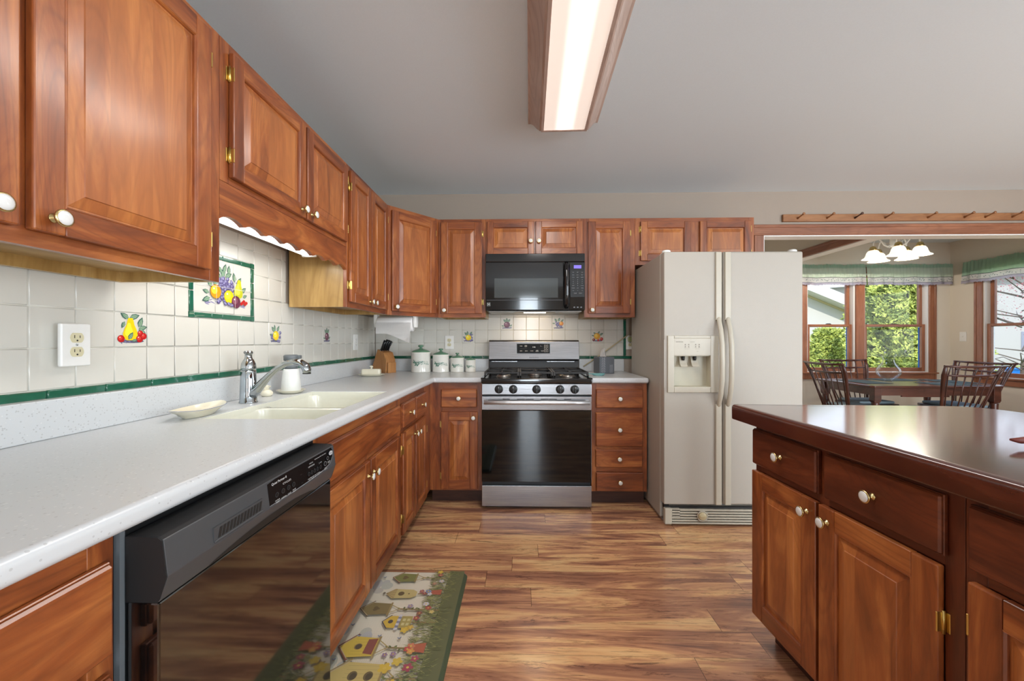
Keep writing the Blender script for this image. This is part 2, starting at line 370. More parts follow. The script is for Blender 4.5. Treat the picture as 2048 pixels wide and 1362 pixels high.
class Paint:
    """coloured flat shapes laid on a plane; fn(u,v,layer) -> point"""
    def __init__(s, fn, step=.00015): s.b = bmesh.new(); s.cl = s.b.loops.layers.float_color.new('Col'); s.fn = fn; s.k = 1; s.step = step; s.tone = None
    def poly(s, pts, c):
        f = s.b.faces.new([s.b.verts.new(s.fn(u, v, s.k*s.step)) for u, v in pts])
        if s.tone: c = tuple(a*(1-s.tone[1])+b*s.tone[1] for a, b in zip(c, s.tone[0]))
        for l in f.loops: l[s.cl] = c
        s.k += 1
    def ell(s, cx, cy, rx, ry, c, rot=0, n=18):
        cs, sn = math.cos(rot), math.sin(rot)
        s.poly([(cx+rx*math.cos(t)*cs-ry*math.sin(t)*sn, cy+rx*math.cos(t)*sn+ry*math.sin(t)*cs) for t in (2*PI*i/n for i in range(n))], c)
    def leaf(s, x, y, l, w, ang, c):
        cs, sn = math.cos(ang), math.sin(ang); P_ = [(0, 0), (.3, .5), (.65, .42), (1, 0), (.65, -.42), (.3, -.5)]
        s.poly([(x+a*l*cs-b*w*sn, y+a*l*sn+b*w*cs) for a, b in P_], c)
    def line(s, x0, y0, x1, y1, w, c):
        d = math.hypot(x1-x0, y1-y0) or 1; nx, ny = -(y1-y0)/d*w/2, (x1-x0)/d*w/2
        s.poly([(x0+nx, y0+ny), (x1+nx, y1+ny), (x1-nx, y1-ny), (x0-nx, y0-ny)], c)
    def rect(s, x0, y0, x1, y1, c): s.poly([(x0, y0), (x1, y0), (x1, y1), (x0, y1)], c)
    def text(s, string, x, y, size, c, rot=0, sx=1, align='CENTER'):
        cu = bpy.data.curves.new('t', 'FONT'); cu.body = string; cu.size = size; cu.align_x = align; cu.align_y = 'CENTER'; cu.resolution_u = 2
        o = bpy.data.objects.new('t', cu); COL.objects.link(o)
        me = bpy.data.meshes.new_from_object(o.evaluated_get(bpy.context.evaluated_depsgraph_get()))
        cs, sn = math.cos(rot), math.sin(rot)
        for p in me.polygons:
            pts = [me.vertices[i].co for i in p.vertices]
            f = s.b.faces.new([s.b.verts.new(s.fn(x+q.x*sx*cs-q.y*sn, y+q.x*sx*sn+q.y*cs, s.k*s.step)) for q in pts])
            for l in f.loops: l[s.cl] = c
        s.k += 1
        bpy.data.objects.remove(o); bpy.data.curves.remove(cu); bpy.data.meshes.remove(me)
    def build(s, name, parent, mat='paint'):
        me = bpy.data.meshes.new(name); s.b.to_mesh(me); s.b.free(); me.materials.append(M[mat])
        o = bpy.data.objects.new(name, me); COL.objects.link(o); o.parent = parent; return o
def thing(name, label, cat, loc=(0, 0, 0), rz=0, group=None):
    o = bpy.data.objects.new(name, None); COL.objects.link(o); o.empty_display_size = .05
    o.location = loc; o.rotation_euler = (0, 0, rz); o['label'] = label; o['category'] = cat
    if group: o['group'] = group
    return o
def tag(o, label, cat, group=None, loc=None):
    o['label'] = label; o['category'] = cat
    if group: o['group'] = group
    return o
def struct(o): o['kind'] = 'structure'; return o
def dup(o, parent=None):
    c = o.copy(); COL.objects.link(c); c.parent = parent
    for ch in list(o.children): dup(ch, c)
    return c

# ================================================================== room shell
XL, YB, ZC, XR, YD = -1.275, 3.52, 2.445, 5.55, 5.40
m = MB(); m.box(XL-.1, XR+.1, -3.6, YD+.1, -.05, 0); struct(m.build('floor', 'laminate_floor'))
m = MB(); m.box(XL-.1, XR+.1, -3.6, YD+.1, ZC, ZC+.08); struct(m.build('ceiling', 'ceiling_paint'))
m = MB(); m.box(XL-.1, XL, -3.6, YD+.1, 0, ZC); struct(m.build('wall_left', 'wall_paint'))
# back wall of the kitchen with the wide cased opening to the dining room
m = MB(); m.box(XL, 2.055, YB, YB+.11, 0, ZC); m.box(2.055, XR, YB, YB+.11, 2.075, ZC); m.box(5.1, XR, YB, YB+.11, 0, 2.075)
struct(m.build('wall_back', 'wall_paint'))
m = MB(); m.box(2.06, 5.1, YB-.006, YB+.116, 2.062, 2.0745); m.box(2.056, 2.068, YB-.006, YB+.116, 0, 2.062); struct(m.build('trim_1', 'white_paint'))
def casing_x(mb, x0, x1, y, z0, z1, mi=0):     # moulded flat casing on a wall facing -y
    h = z1-z0
    mb.box(x0, x1, y-.016, y-.0005, z0, z1, mi, .003); mb.box(x0, x1, y-.022, y-.015, z1-h*.3, z1-.004, mi, .003); mb.box(x0, x1, y-.019, y-.015, z0+h*.12, z0+h*.28, mi, .0015)
m = MB(); casing_x(m, 1.971, 5.2, YB, 2.07, 2.162); struct(m.build('trim_2', 'trim_wood'))
m = MB(); m.box(1.971, 2.058, YB-.018, YB-.0005, 0, 2.069, 0, .003); m.box(1.975, 2.0, YB-.024, YB-.017, 0, 2.069, 0, .003); struct(m.build('trim_3', 'trim_wood_z'))
# header between hall and dining room
m = MB(); m.box(3.04, 3.15, YB+.112, YD, 2.075, ZC); struct(m.build('wall_hall', 'dining_paint'))
m = MB(); m.box(3.036, 3.154, YB+.112, YD-.001, 2.064, 2.0745); struct(m.build('trim_4', 'white_paint'))
m = MB(); m.box(3.02, 3.0395, YB+.113, YD-.001, 2.070, 2.155, 0, .003); m.box(3.013, 3.021, YB+.113, YD-.001, 2.125, 2.151, 0, .003); struct(m.build('trim_5', 'trim_wood_y'))
m = MB(); m.box(1.1, 1.2, YB+.112, YD, 0, ZC); struct(m.build('wall_hall_left', 'dining_paint'))
# far dining wall with two double-hung windows
FW = [(3.72, 4.335), (4.455, 5.27)]     # clear openings
WZ0, WZ1 = .76, 2.045
m = MB()
for x0, x1 in ((1.2, FW[0][0]), (FW[0][1], FW[1][0]), (FW[1][1], XR)): m.box(x0, x1, YD, YD+.12, 0, ZC)
for x0, x1 in FW: m.box(x0, x1, YD, YD+.12, 0, WZ0); m.box(x0, x1, YD, YD+.12, WZ1, ZC)
struct(m.build('wall_far', 'dining_paint'))
# right wall with the dining window; solid behind the camera, where the added side fill stands
RW = (3.95, 5.02)
m = MB()
m.box(XR, XR+.12, -2.05, RW[0], 0, ZC); m.box(XR, XR+.12, RW[1], YD+.12, 0, ZC); m.box(XR, XR+.12, RW[0], RW[1], 0, WZ0-.02); m.box(XR, XR+.12, RW[0], RW[1], WZ1, ZC)
m.box(XR, XR+.12, -3.6, -2.05, 0, ZC)
struct(m.build('wall_right', 'dining_paint'))
m = MB(); m.box(XL, XR, -3.6, -3.5, 0, ZC); struct(m.build('wall_rear', 'wall_paint'))

def sash_window(n, w, h, loc, rz, cl=.085, cr=.085):
    """local: x along the wall, y outwards, z up from the sill; opening 0..w, 0..h"""
    e = bpy.data.objects.new('window_%d' % n, None); COL.objects.link(e); e.location = loc; e.rotation_euler = (0, 0, rz); e['kind'] = 'structure'
    m = MB()      # casing, wood
    m.box(-cl, -.002, -.02, -.001, -.085, h+.085, 0, .003); m.box(-cl, -cl+.025, -.027, -.019, -.085, h+.085, 0, .003)
    if cr: m.box(w+.002, w+cr, -.02, -.001, -.085, h+.085, 0, .003); m.box(w+cr-.025, w+cr, -.027, -.019, -.085, h+.085, 0, .003)
    m.build('window_casing', 'trim_wood_z', e)
    m = MB(); m.box(-.002, w+.002, -.02, -.001, h+.002, h+.085, 0, .003); m.box(-.002, w+.002, -.02, -.001, -.085, -.002, 0, .003); m.box(-cl-.0 if cl > .1 else -.1, w+(cr+.015 if cr else 0), -.045, -.001, -.012, .006, 0, .004)
    m.build('window_sill', 'trim_wood', e)
    m = MB(); m.box(.0, .014, 0, .115, 0, h); m.box(w-.014, w, 0, .115, 0, h); m.box(.014, w-.014, 0, .115, h-.014, h); m.box(.014, w-.014, 0, .115, 0, .014)
    m.build('window_jamb', 'vinyl_white', e)
    mid = h*.475
    for nm, z0, z1, y0 in (('upper_sash', mid-.015, h-.014, .062), ('lower_sash', .014, mid+.018, .022)):
        m = MB()
        m.box(.015, .057, y0, y0+.034, z0, z1, 0, .003); m.box(w-.057, w-.015, y0, y0+.034, z0, z1, 0, .003)
        m.box(.057, w-.057, y0, y0+.034, z0, z0+(.05 if nm == 'lower_sash' else .03), 1, .003); m.box(.057, w-.057, y0, y0+.034, z1-.03, z1, 1, .003)
        o = m.build(nm, ['trim_wood_z', 'trim_wood'], e)
        m = MB(); m.box(.055, w-.055, y0+.015, y0+.018, z0+.02, z1-.02); m.build('window_pane', 'pane_glass', o)
        if nm == 'lower_sash':
            m = MB(); m.prism([(w/2-.035, z1), (w/2-.02, z1+.012), (w/2+.02, z1+.012), (w/2+.035, z1)], y0+.008, y0+.026, 'y'); m.build('sash_lock', 'cast_iron', o)
    m = MB(); m.box(w-.0145-.012, w-.0145, .1, .108, .02, mid-.02); m.build('blue_tape_strip', 'blue_tape', e)
    return e
sash_window(1, FW[0][1]-FW[0][0], WZ1-WZ0, (FW[0][0], YD, WZ0), 0, cr=0)
sash_window(2, FW[1][1]-FW[1][0], WZ1-WZ0, (FW[1][0], YD, WZ0), 0, cl=.1185)
sash_window(3, RW[1]-RW[0], WZ1-WZ0+.02, (XR, RW[1], WZ0-.02), -PI/2)

# ------------------------------------------------------------------ backsplash tiles (real raised tiles on grout)
TS = .111
def cut(r, ex):
    x0, x1, z0, z1 = r; a, b, c, d = ex
    if x1 <= a or x0 >= b or z1 <= c or z0 >= d: return [r]
    out = []
    if x0 < a: out.append((x0, a, z0, z1))
    if x1 > b: out.append((b, x1, z0, z1))
    xa, xb = max(x0, a), min(x1, b)
    if z0 < c: out.append((xa, xb, z0, c))
    if z1 > d: out.append((xa, xb, d, z1))
    return [q for q in out if q[1]-q[0] > .008 and q[3]-q[2] > .008]
def tile_mb(mb, r, g=.0011, h0=.0022, h=.0062, mi=0, ch=.0022):
    """one tile in (u,z) plane rising to -y (local)"""
    u0, u1, z0, z1 = r[0]+g, r[1]-g, r[2]+g, r[3]-g
    if u1-u0 < 2.5*ch or z1-z0 < 2.5*ch: return
    jit = (noise.random()-.5)*.00025 if False else (random.random()-.5)*.0003
    V = lambda u, z, y: mb.b.verts.new((u, -y, z))
    A = [V(u0, z0, h0), V(u1, z0, h0), V(u1, z1, h0), V(u0, z1, h0)]
    e = .0008
    Bq = [V(u0+e, z0+e, h-.0012), V(u1-e, z0+e, h-.0012), V(u1-e, z1-e, h-.0012), V(u0+e, z1-e, h-.0012)]
    C = [V(u0+ch, z0+ch, h+jit), V(u1-ch, z0+ch, h+jit), V(u1-ch, z1-ch, h+jit*.3), V(u0+ch, z1-ch, h)]
    for P_, Q in ((A, Bq), (Bq, C)):
        for i in range(4):
            f = mb.b.faces.new((P_[i], P_[(i+1) % 4], Q[(i+1) % 4], Q[i])); f.material_index = mi; f.smooth = True
    f = mb.b.faces.new(C); f.material_index = mi
def field(name, u_anchor, u0, u1, z0, z1, excl, loc, rz, z_anchor=1.045):
    mb = MB(); mb.box(u0, u1, -.0025, -.0005, z0-(.03 if z0 < 1.1 else 0), z1, 1)
    k0 = math.floor((u0-u_anchor)/TS); k = k0
    while u_anchor+k*TS < u1:
        j = 0
        while z_anchor+j*TS < z1:
            r = (max(u0, u_anchor+k*TS), min(u1, u_anchor+(k+1)*TS), z_anchor+j*TS, min(z1, z_anchor+(j+1)*TS))
            if r[1]-r[0] > .008 and r[3]-r[2] > .01:
                rs = [r]
                for ex in excl: rs = [q for p in rs for q in cut(p, ex)]
                for q in rs: tile_mb(mb, q)
            j += 1
        k += 1
    o = mb.build(name, ['tile_cream', 'grout']); o.location = loc; o.rotation_euler = (0, 0, rz); return struct(o)
# left wall: local x = world Y, local -y = world +X
LT = [(1.243+TS*k, 1.243+TS*(k+1), 1.156, 1.267) for k in (0, 7, 12)]
MUR = (1.527, 1.905, 1.267, 1.537)
field('trim_6', 1.243, -.4, 3.512, 1.045, 1.378, LT+[MUR], (XL, 0, 0), PI/2)
field('trim_7', 1.243, 1.25, 2.17, 1.378, 1.66, [MUR], (XL, 0, 0), PI/2)
BT = [(-.845+TS*k, -.845+TS*(k+1), z, z+TS) for k, z in ((6, 1.267), (10, 1.267), (3, 1.156), (13, 1.156))]
field('trim_9', -.845, XL+.008, .875, 1.045, 1.42, BT, (0, YB, 0), 0)
# green pencil tiles
def pencil(name, segs, loc, rz):
    mb = MB()
    for (u0, u1, z0, z1) in segs: tile_mb(mb, (u0, u1, z0, z1), g=.0012, h0=.0004, h=.0085, ch=.004)
    o = mb.build(name, ['green_tile']); o.location = loc; o.rotation_euler = (0, 0, rz); return struct(o)
pencil('trim_10', [(1.061+.1545*k, 1.061+.1545*(k+1), 1.019, 1.045) for k in range(-9, 15)]+[(3.379, 3.505, 1.019, 1.045)], (XL, 0, 0), PI/2)
pencil('trim_11', [(XL+.012+.1545*k, XL+.012+.1545*(k+1), 1.019, 1.045) for k in range(14)]+[(.875, .99, 1.019, 1.045)], (0, YB, 0), 0)
pencil('trim_12', [(.875, .899, 1.045+.152*k, 1.045+.152*(k+1)) for k in range(2)]+[(.875, .899, 1.349, 1.372)], (0, YB, 0), 0)

# ------------------------------------------------------------------ painted fruit tiles
YEL, YEL2, RED, RED2, GRN, GRN2, PUR, PUR2, BLU, WHT = L(238, 200, 24), L(250, 230, 60), L(178, 30, 32), L(214, 60, 50), L(70, 110, 84), L(128, 156, 120), L(96, 44, 66), L(130, 76, 96), L(104, 98, 150), L(232, 228, 218)
def grapes(p, cx, cy, s, n=12, rx=.018, ry=.03):
    for i in range(n):
        a = random.random()*2*PI; r = random.random()**.5
        x, y = cx+rx*s*r*math.cos(a), cy+ry*s*r*math.sin(a)
        q = .0052*s; p.ell(x, y, q, q, L(92, 84, 128)); p.ell(x-q*.25, y+q*.25, q*.6, q*.6, L(150, 146, 184))
def pear(p, x, y, s, c1=YEL, c2=YEL2, rot=0):
    pts = [(math.sin(t)*(.021 if math.cos(t) < 0 else .021-.012*math.cos(t)**.8)*s, -math.cos(t)*-.026*s) for t in [0]]
    pr = [(.006, .034), (.009, .026), (.011, .016), (.017, .004), (.021, -.008), (.0195, -.019), (.011, -.026)]
    out = [(a*s, b*s) for a, b in pr]+[(-a*s, b*s) for a, b in reversed(pr)]
    cs, sn = math.cos(rot), math.sin(rot)
    p.poly([(x+a*cs-b*sn, y+a*sn+b*cs) for a, b in out], c1)
    p.poly([(x-.004*s+a*.55*cs-b*.6*sn, y+a*.55*sn+b*.6*cs) for a, b in out], c2)
def round_fruit(p, x, y, r, c1, c2):
    p.ell(x, y, r*1.04, r*1.02, tuple(v*.45 for v in c1[:3])+(1,)); p.ell(x, y, r, r*.97, c1); p.ell(x-r*.25, y+r*.2, r*.6, r*.58, c2); p.ell(x-r*.35, y+r*.4, r*.16, r*.12, L(250, 246, 235))
def leaves(p, pts):
    for x, y, l, a in pts:
        p.leaf(x, y, l, l*.5, a, L(66, 98, 88)); p.leaf(x+.001, y+.0005, l*.85, l*.34, a, L(132, 160, 132)); p.line(x, y, x+l*.9*math.cos(a), y+l*.9*math.sin(a), .0007, L(50, 76, 80))
def motif(p, kind, s=1.0):
    p.ell(0, -.031*s, .036*s, .0045*s, L(96, 92, 116)); 
    for i in range(7): p.leaf((-.03+.01*i)*s, -.03*s, .009*s, .004*s, -1.2+.4*i, L(120, 118, 150))
    if kind == 'pear':
        leaves(p, [(-.008*s, .03*s, .028*s, 2.6), (-.006*s, .032*s, .03*s, .3), (-.02*s, .022*s, .02*s, -2.0), (.02*s, .008*s, .03*s, 1.2), (.02*s, .004*s, .026*s, .2), (.02*s, .002*s, .03*s, -.7)])
        pear(p, -.004*s, -.002*s, s); round_fruit(p, -.03*s, -.024*s, .0095*s, RED, RED2); round_fruit(p, .022*s, -.024*s, .01*s, RED, RED2); round_fruit(p, .034*s, -.017*s, .009*s, RED, RED2); round_fruit(p, .024*s, -.009*s, .008*s, RED, RED2)
        leaves(p, [(-.01*s, -.026*s, .024*s, 1.0), (0, -.03*s, .016*s, .2)])
    elif kind == 'lemon':
        leaves(p, [(-.004*s, .01*s, .03*s, 1.7), (-.008*s, .008*s, .03*s, 2.3), (.01*s, .01*s, .03*s, 1.0), (-.02*s, -.008*s, .022*s, 2.9)])
        grapes(p, .022*s, -.006*s, s, 14); grapes(p, -.024*s, -.016*s, s*.9, 8, .012, .014)
        round_fruit(p, 0, -.008*s, .02*s, YEL, YEL2)
    elif kind == 'plum':
        leaves(p, [(0, .01*s, .032*s, 1.6), (-.004*s, .01*s, .03*s, 2.4), (.006*s, .01*s, .03*s, .9), (.02*s, -.02*s, .022*s, .6), (-.02*s, -.02*s, .02*s, 2.8)])
        round_fruit(p, 0, -.008*s, .0215*s, PUR, PUR2)
    elif kind == 'grapes':
        leaves(p, [(-.01*s, .012*s, .03*s, 2.2), (0, .014*s, .03*s, 1.3), (.018*s, .012*s, .026*s, .8), (-.024*s, 0, .02*s, 3.0)])
        grapes(p, -.01*s, -.006*s, s*1.15, 18, .02, .022); round_fruit(p, .02*s, .0, .015*s, L(214, 128, 30), L(236, 170, 50)); grapes(p, .014*s, -.022*s, s, 6, .012, .008)
    elif kind == 'orange':
        leaves(p, [(-.008*s, .014*s, .026*s, 2.5), (.004*s, .016*s, .026*s, 1.1), (.016*s, .008*s, .03*s, .6), (-.022*s, .004*s, .02*s, 2.9)])
        round_fruit(p, -.003*s, .002*s, .022*s, L(226, 160, 28), L(244, 200, 60)); round_fruit(p, -.026*s, -.023*s, .01*s, L(120, 40, 34), L(160, 70, 50)); round_fruit(p, .028*s, -.018*s, .012*s, RED, L(200, 90, 60)); round_fruit(p, .006*s, -.026*s, .008*s, RED, RED2)
def fruit_tile(r, kind, label, loc, rz):
    cx, cz = (r[0]+r[1])/2, (r[2]+r[3])/2
    R = Matrix.Rotation(rz, 3, 'Z'); p = Vector(loc)+R @ Vector((cx, -.003, cz))
    e = thing('painted_tile', label, 'tile', p, rz)
    mb = MB(); h = TS/2; tile_mb(mb, (-h, h, -h, h), h0=-.0004, h=.0035); o = mb.build('tile_body', 'tile_cream', e)
    pt = Paint(lambda u, v, k: (u, -.0040-k, v), .00003); motif(pt, kind, 1.2); pt.build('fruit_painting', e)
    return e
lw, bw_ = ((XL, 0, 0), PI/2), ((0, YB, 0), 0)
fruit_tile(LT[0], 'pear', 'cream tile painted with a yellow pear and red cherries, beside the double outlet', *lw)
fruit_tile(LT[1], 'lemon', 'cream tile painted with a lemon and grapes, behind the faucet spout', *lw)
fruit_tile(LT[2], 'plum', 'cream tile painted with a purple plum on the left wall past the sink', *lw)
fruit_tile(BT[0], 'plum', 'cream tile painted with a purple plum, above the range under the microwave', *bw_)
fruit_tile(BT[1], 'grapes', 'cream tile painted with purple grapes and an orange, under the microwave', *bw_)
fruit_tile(BT[2], 'lemon', 'cream tile painted with a lemon and grapes, between back outlet and range', *bw_)
fruit_tile(BT[3], 'orange', 'cream tile painted with orange fruit and cherries, above the tissue box', *bw_)
# mural over the sink
cy, cz = (MUR[0]+MUR[1])/2, (MUR[2]+MUR[3])/2
e = thing('tile_mural', 'framed tile mural of a fruit arrangement with green border above the sink', 'tile mural', (XL+.003, cy, cz), PI/2)
mb = MB(); mb.box(-.189, .189, -.0012, .0002, -.135, .135, 1)
for i in range(3):
    for j in range(2): tile_mb(mb, (-.1665+.111*i, -.0555+.111*i, -.111+.111*j, .111*j), h0=.001, h=.004, g=.0007)
mb.build('mural_tiles', ['tile_cream', 'grout'], e)
mb = MB(); B = .0225; a, b = .1890, .1350
for z0, z1 in ((-b, -b+B), (b-B, b)):
    for u0, u1 in ((-a+B, -.075), (-.075, -.015), (-.015, .1), (.1, a-B)): tile_mb(mb, (u0, u1, z0, z1), h0=.001, h=.0055, ch=.002)
for u0, u1 in ((-a, -a+B), (a-B, a)):
    for z0, z1 in ((-b+B, -.03), (-.03, .045), (.045, b-B)): tile_mb(mb, (u0, u1, z0, z1), h0=.001, h=.0055, ch=.002)
for sx_ in (-1, 1):
    for sz_ in (-1, 1):
        P0 = (sx_*a, sz_*b); P1 = (sx_*(a-B), sz_*b); P2 = (sx_*(a-B), sz_*(b-B)); P3 = (sx_*a, sz_*(b-B))
        g = .0012
        mb.prism([P0, P1, P2][::1], -.0055, -.001, 'y'); mb.prism([P0, P2, P3], -.0054, -.001, 'y')
mb.build('mural_border', ['green_tile'], e)
pt = Paint(lambda u, v, k: (u, -.0044-k, v), .00002)
for i in range(26): pt.leaf(random.uniform(-.12, .11), random.uniform(-.075, -.06), random.uniform(.02, .04), .005, random.uniform(-.3, .3), L(140, 136, 168))
leaves(pt, [(-.03, .02, .05, 1.9), (-.02, .04, .05, 1.2), (.0, .045, .045, .5), (-.075, -.005, .045, 2.2), (-.09, -.03, .035, 2.9), (-.085, -.05, .045, 3.5), (-.06, .0, .05, 1.4), (.06, .03, .045, 1.8), (.075, .02, .045, 1.0), (.1, -.01, .04, .7), (.11, -.03, .03, .4), (.02, .06, .04, 1.5), (-.02, .06, .035, 2.2), (-.01, .065, .04, 1.2)])
for i in range(9): pt.leaf(.02+.008*i, .03+.004*math.sin(i*2), .014, .004, random.uniform(-1, 2), L(110, 104, 150))
pear(pt, .082, .0, 1.35, L(190, 190, 40), L(226, 216, 80), -.1)
grapes(pt, 0, .01, 1.7, 40, .03, .018); grapes(pt, -.02, -.045, 1.5, 26, .026, .018)
round_fruit(pt, -.058, -.022, .029, L(226, 150, 28), L(246, 206, 60)); round_fruit(pt, .018, -.036, .028, YEL, YEL2); round_fruit(pt, .062, -.055, .027, PUR, PUR2)
grapes(pt, .02, -.07, 1.2, 8, .02, .006)
for i in range(5): pt.ell(.096+.008*i, -.06+.006*(i % 3), .009, .007, RED); 
for q in ((-.0555,), (.0555,)): pt.rect(q[0]-.0008, -.11, q[0]+.0008, .11, L(214, 210, 198))
pt.rect(-.166, -.0008, .166, .0008, L(214, 210, 198))
pt.build('fruit_painting', e)

# ================================================================== cabinets
KN = None
def knob_mesh():
    mb = MB()
    mb.lathe([(.0095, 0), (.0095, .002), (.005, .004), (.0045, .014), (.007, .018)], axis='-y', seg=16, mi=0)
    mb.lathe([(.007, .0175), (.0160, .0190), (.0172, .0215), (.0168, .0240), (.0146, .0250)], axis='-y', seg=22, mi=0)
    mb.lathe([(.0142, .0240), (.0138, .0256), (.0105, .0275), (.005, .0284), (0.0001, .0286)], axis='-y', seg=22, mi=1)
    o = mb.build('knob', ['brass', 'porcelain']); me = o.data; bpy.data.objects.remove(o); return me
KN = knob_mesh()
def hinge_mesh():
    mb = MB(); mb.lathe([(.0038, -.026), (.0038, .026)], (-.001, -.006, 0), seg=10); mb.box(-.011, 0, -.002, 0, -.022, .022, 0, .0008); mb.box(-.001, .003, -.0205, -.0015, -.022, .022, 0, .0008)
    o = mb.build('hinge', ['brass_hinge']); me = o.data; bpy.data.objects.remove(o); return me
HN = hinge_mesh()
def knob(parent, x, z, y=-.019):
    o = bpy.data.objects.new('knob', KN); COL.objects.link(o); o.parent = parent; o.location = (x, y, z); o['label'] = 'white porcelain knob on a brass stem'; return o
def hinge(parent, x, z, side):
    o = bpy.data.objects.new('hinge', HN); COL.objects.link(o); o.parent = parent; o.location = (x, 0, z)
    if side > 0: o.scale = (-1, 1, 1)
    o['label'] = 'brass hinge'; return o
def door(parent, x0, x1, z0, z1, hs=None, kn=None, pre='cherry', st=.056, th=.019, hz=(.09, .09)):
    mb = MB(); mats = [pre+'_z', pre+'_x', pre+'_panel']; y = -th
    mb.box(x0, x0+st, y, -.001, z0, z1, 0, .0035, 2); mb.box(x1-st, x1, y, -.001, z0, z1, 0, .0035, 2)
    mb.box(x0+st+.0002, x1-st-.0002, y+.0003, -.001, z0, z0+st, 1, .0015); mb.box(x0+st+.0002, x1-st-.0002, y+.0003, -.001, z1-st, z1, 1, .0015)
    prof = [(0, -.0012), (.0025, -.0004), (.0055, -.0045), (.0065, -.0095), (.0105, -.0098), (.0115, -.0090), (.036, -.0025), (.0375, -.0002)]
    X0, X1, Z0, Z1 = x0+st-.001, x1-st+.001, z0+st-.001, z1-st+.001; rings = []
    for d, h in prof:
        yy = y-h
        rings.append([mb.b.verts.new(v) for v in ((X0+d, yy, Z0+d), (X1-d, yy, Z0+d), (X1-d, yy, Z1-d), (X0+d, yy, Z1-d))])
    for a, b in zip(rings, rings[1:]):
        for i in range(4):
            f = mb.b.faces.new((a[i], a[(i+1) % 4], b[(i+1) % 4], b[i])); f.material_index = (1 if i in (0, 2) else 0) if a is rings[0] or a is rings[1] or a is rings[2] else 2
    f = mb.b.faces.new(rings[-1]); f.material_index = 2
    mb.box(x0+.01, x1-.01, -.004, -.001, z0+.01, z1-.01, 0)
    o = mb.build('cabinet_door', mats, parent, recalc=False)
    bm2 = bmesh.new(); bm2.from_mesh(o.data)
    for f in bm2.faces:
        pass
    bmesh.ops.recalc_face_normals(bm2, faces=bm2.faces)
    for f in bm2.faces:      # the open moulding ring must face the room
        c = f.calc_center_median()
        if abs(f.normal.y) > .05 and c.y < -.006 and f.normal.y > 0 and X0-.002 < c.x < X1+.002 and Z0-.002 < c.z < Z1+.002: f.normal_flip()
    bm2.to_mesh(o.data); bm2.free()
    if kn: knob(o, kn[0], kn[1], -th)
    if hs:
        hx = x0 if hs < 0 else x1
        hinge(o, hx, z1-hz[0], hs); hinge(o, hx, z0+hz[1], hs)
    return o
def drawer(parent, x0, x1, z0, z1, pre='cherry', kn=True, name='drawer_front'):
    mb = MB(); mb.box(x0, x1, -.011, -.0008, z0, z1, 0, .0015); mb.box(x0+.002, x1-.002, -.019, -.008, z0+.002, z1-.002, 0, .004)
    o = mb.build(name, [pre+'_x'], parent)
    if kn: knob(o, (x0+x1)/2, (z0+z1)/2)
    return o
def cab(label, loc, rz, w, h, d, doors=(), drawers=(), pre='cherry', upper=False, toe=0, group=None, rails=(), stiles=(), name='cabinet', ends=(.04, .04), inner='plywood', body_top=None):
    e = thing(name, label, 'cabinet', loc, rz, group)
    b = toe
    mb = MB()
    if upper:
        mb.box(.0005, .016, .019, d-.012, 0, h, 0); mb.box(w-.016, w-.0005, .019, d-.012, 0, h, 0)
        mb.box(.016, w-.016, .019, d-.012, .03, h, 1); mb.box(.016, w-.016, d-.03, d-.012, 0, .03, 0)
    else:
        mb.box(.0005, w-.0005, .019, d-.012, b, body_top or h, 0)
        if body_top:
            for q in ((.0005, .016), (w-.016, w-.0005)): mb.box(q[0], q[1], .019, d-.012, body_top, h, 0)
    mb.build('carcass', [pre+'_z' if not upper else 'plywood_z', inner], e)
    mb = MB(); fr = .0185
    mb.box(0, ends[0], 0, fr, b, h, 0, .0008); mb.box(w-ends[1], w, 0, fr, b, h, 0, .0008)
    for z0, z1 in [(b, b+.04), (h-(.05 if toe else .035), h)]+list(rails): mb.box(ends[0], w-ends[1], .0004, fr, z0, z1, 1)
    for x0, x1 in stiles: mb.box(x0, x1, .0002, fr, b+.04, h-.035, 0)
    mb.build('face_frame', [pre+'_z', pre+'_x'], e)
    if toe:
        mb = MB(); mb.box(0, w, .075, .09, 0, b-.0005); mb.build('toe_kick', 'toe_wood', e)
    for dr in doors: door(e, *dr[:4], **dr[4])
    for dr in drawers: drawer(e, *dr[:4], pre=pre, **(dr[4] if len(dr) > 4 else {}))
    return e
# ---- wall cabinets, left run (local x = world Y). faces at X=-.94
UX, UD = -.94, .325
Z0, Z1 = 1.358, 2.13; Hh = Z1-Z0
cab('cherry wall cabinet at far left with two tall raised-panel doors, nearest the camera', (UX, .26, Z0), PI/2, .988, Hh, UD,
    doors=[(.03, .470, .03, .745, dict(hs=-1, kn=(.428, .06))), (.489, .934, .03, .745, dict(hs=1, kn=(.522, .06)))], upper=True, stiles=[(.455, .505)])
B_ = cab('short cherry wall cabinet with two doors above the sink, scalloped valance below', (UX, 1.25, 1.68), PI/2, .92, Z1-1.68, UD,
    doors=[(.036, .478, .02, .42, dict(hs=-1, kn=(.445, .05), st=.05, hz=(.07, .07))), (.49, .90, .02, .42, dict(hs=1, kn=(.523, .05), st=.05, hz=(.07, .07)))], upper=False, stiles=[(.46, .51)])
mb = MB()      # scalloped valance board
pts = [(.0, -.002), (.92, -.002)]; n = 90; bot = []
for i in range(n+1):
    u = i/n*.92; ph = (u/.092) % 1.0; wv = abs(math.sin(PI*u/.115)); bot.append((u, -.122+.018*(wv**.8)))
for a, b in zip(bot, bot[1:]): mb.prism([(a[0], -.001), (b[0], -.001), b, a], .001, .0185, 'y')
bmesh.ops.remove_doubles(mb.b, verts=mb.b.verts, dist=1e-5)
mb.build('scalloped_valance', 'cherry_x', B_)
